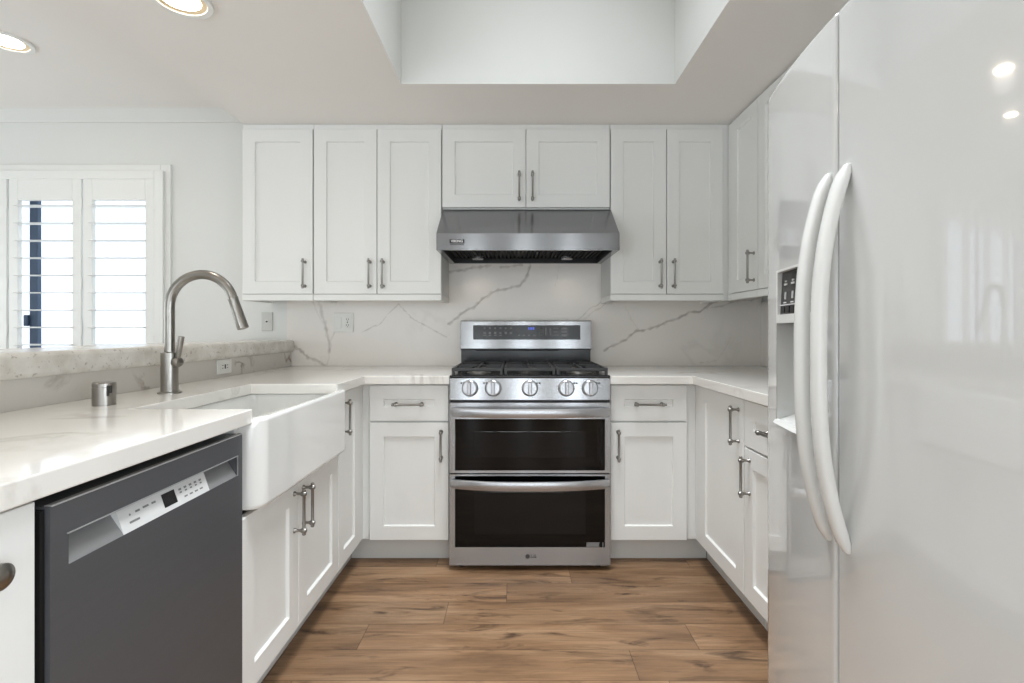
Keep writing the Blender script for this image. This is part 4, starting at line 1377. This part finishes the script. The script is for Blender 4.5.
# ------------------------------------------------------------------ wall plates
def plate(name, label, loc, rotz, w, h, build, m='plate'):
    t = thing(name, label, 'outlet', loc, rotz)
    bm = new(); box(bm, -w / 2, w / 2, -0.006, 0, -h / 2, h / 2, 0.003); obj('cover_plate', bm, m, t)
    build(t)
    return t
def slots(bm, x, z, y=-0.0095):
    box(bm, x - 0.0075, x - 0.005, y, y + 0.002, z - 0.004, z + 0.005)
    box(bm, x + 0.005, x + 0.0075, y, y + 0.002, z - 0.004, z + 0.005)
    box(bm, x - 0.0022, x + 0.0022, y, y + 0.002, z - 0.012, z - 0.008)
def b1(t):
    bm = new(); box(bm, -0.044, -0.011, -0.009, -0.005, -0.034, 0.034, 0.002); obj('rocker_switch', bm, 'plate', t)
    bm = new(); box(bm, 0.011, 0.044, -0.0085, -0.005, -0.034, 0.034, 0.002); f_ = obj('receptacle', bm, 'plate', t)
    bm = new(); slots(bm, 0.0275, 0.019); slots(bm, 0.0275, -0.016); box(bm, 0.024, 0.031, -0.0095, -0.008, -0.002, 0.003); obj('socket_slots', bm, 'slot', f_)
plate('outlet_plate', 'white double plate with rocker switch and outlet on the backsplash', ((343.5 - 516) / 165, Y_W - 0.0005, CAM_H + (329.5 - 322.5) / 165), 0, 0.122, 0.116, b1)
def b2(t):
    bm = new(); box(bm, -0.010, 0.010, -0.0085, -0.005, -0.010, 0.010, 0.002); f_ = obj('phone_jack', bm, 'plate', t)
    bm = new(); box(bm, -0.006, 0.006, -0.0095, -0.008, -0.006, 0.005); obj('jack_opening', bm, 'slot', f_)
M['phone'] = mat('aged_plate_plastic', lin(205, 204, 199), 0.4, var=0.02)
plate('phone_plate', 'grey-white single jack plate on the painted wall above the bar ledge', ((267.3 - 516) / 164.5, 3.0395, CAM_H + (329.5 - 321.5) / 165), 0, 0.068, 0.115, b2, 'phone')
def b3(t):
    bm = new(); box(bm, -0.034, 0.034, -0.0085, -0.005, -0.0165, 0.0165, 0.002); f_ = obj('receptacle', bm, 'plate', t)
    bm = new()
    for xx in (-0.019, 0.019):
        box(bm, xx - 0.005, xx + 0.004, -0.0095, -0.008, -0.0078, -0.005); box(bm, xx - 0.005, xx + 0.004, -0.0095, -0.008, 0.005, 0.0078)
    box(bm, -0.004, 0.004, -0.0100, -0.008, -0.010, 0.010)
    obj('socket_slots', bm, 'slot', f_)
plate('outlet_plate', 'white sideways outlet plate on the low upstand behind the sink', (-1.3608, 2.325, 0.962), PI / 2, 0.115, 0.066, b3)

# ------------------------------------------------------------------ recessed ceiling lights
def downlight(label, x, y, z, r, power):
    t = thing('recessed_light', label, 'ceiling light', (x, y, z), 0, 'recessed ceiling lights')
    bm = new()
    n = 40
    prof = [(r, -0.001), (r, -0.007), (r * 0.97, -0.010), (r * 0.80, -0.008), (r * 0.78, -0.004)]
    rings = [[bm.verts.new((a * math.cos(2 * PI * k / n), a * math.sin(2 * PI * k / n), h)) for k in range(n)] for a, h in prof]
    for A, B in zip(rings, rings[1:]):
        for k in range(n):
            bm.faces.new((A[k], A[(k + 1) % n], B[(k + 1) % n], B[k]))
    bmesh.ops.recalc_face_normals(bm, faces=bm.faces)
    obj('trim_ring', bm, 'trim', t, 50)
    bm = new()
    prof = [(r * 0.79, -0.0045), (r * 0.60, -0.0015)]
    rings = [[bm.verts.new((a * math.cos(2 * PI * k / n), a * math.sin(2 * PI * k / n), h)) for k in range(n)] for a, h in prof]
    for k in range(n):
        bm.faces.new((rings[0][k], rings[0][(k + 1) % n], rings[1][(k + 1) % n], rings[1][k]))
    obj('baffle', bm, 'baffle', t, 50)
    bm = new()
    bmesh.ops.create_circle(bm, cap_ends=True, segments=n, radius=r * 0.62, matrix=Matrix.Translation((0, 0, -0.0018)))
    obj('lamp_lens', bm, 'lamp', t)
    l = bpy.data.lights.new('downlight', 'SPOT')
    l.energy = power
    l.color = (1.0, 0.96, 0.91)
    l.spot_size = math.radians(150); l.spot_blend = 1.0
    l.shadow_soft_size = 0.06
    lo = bpy.data.objects.new('downlight', l)
    COL.objects.link(lo); lo.parent = t
    lo.location = (0, 0, -0.05)
downlight('lit recessed ceiling light with a warm baffle in the low kitchen ceiling', -1.14, 1.70, Z_CEIL, 0.098, 6)
downlight('lit recessed ceiling light in the higher dining ceiling before the window', -2.37, 2.326, Z_DIN, 0.10, 5)
downlight('recessed ceiling light in the low ceiling nearer the entrance', -1.14, 0.25, Z_CEIL, 0.098, 3)
downlight('recessed ceiling light in the dining ceiling nearer the entrance', -2.37, 0.75, Z_DIN, 0.10, 5)
for xx, lab in ((-0.46, 'recessed ceiling light of the entrance row on the sink side'), (0.08, 'recessed ceiling light in the middle of the entrance row'), (0.62, 'recessed ceiling light of the entrance row on the fridge side')):
    downlight(lab, xx, -0.45, Z_CEIL, 0.098, 4)
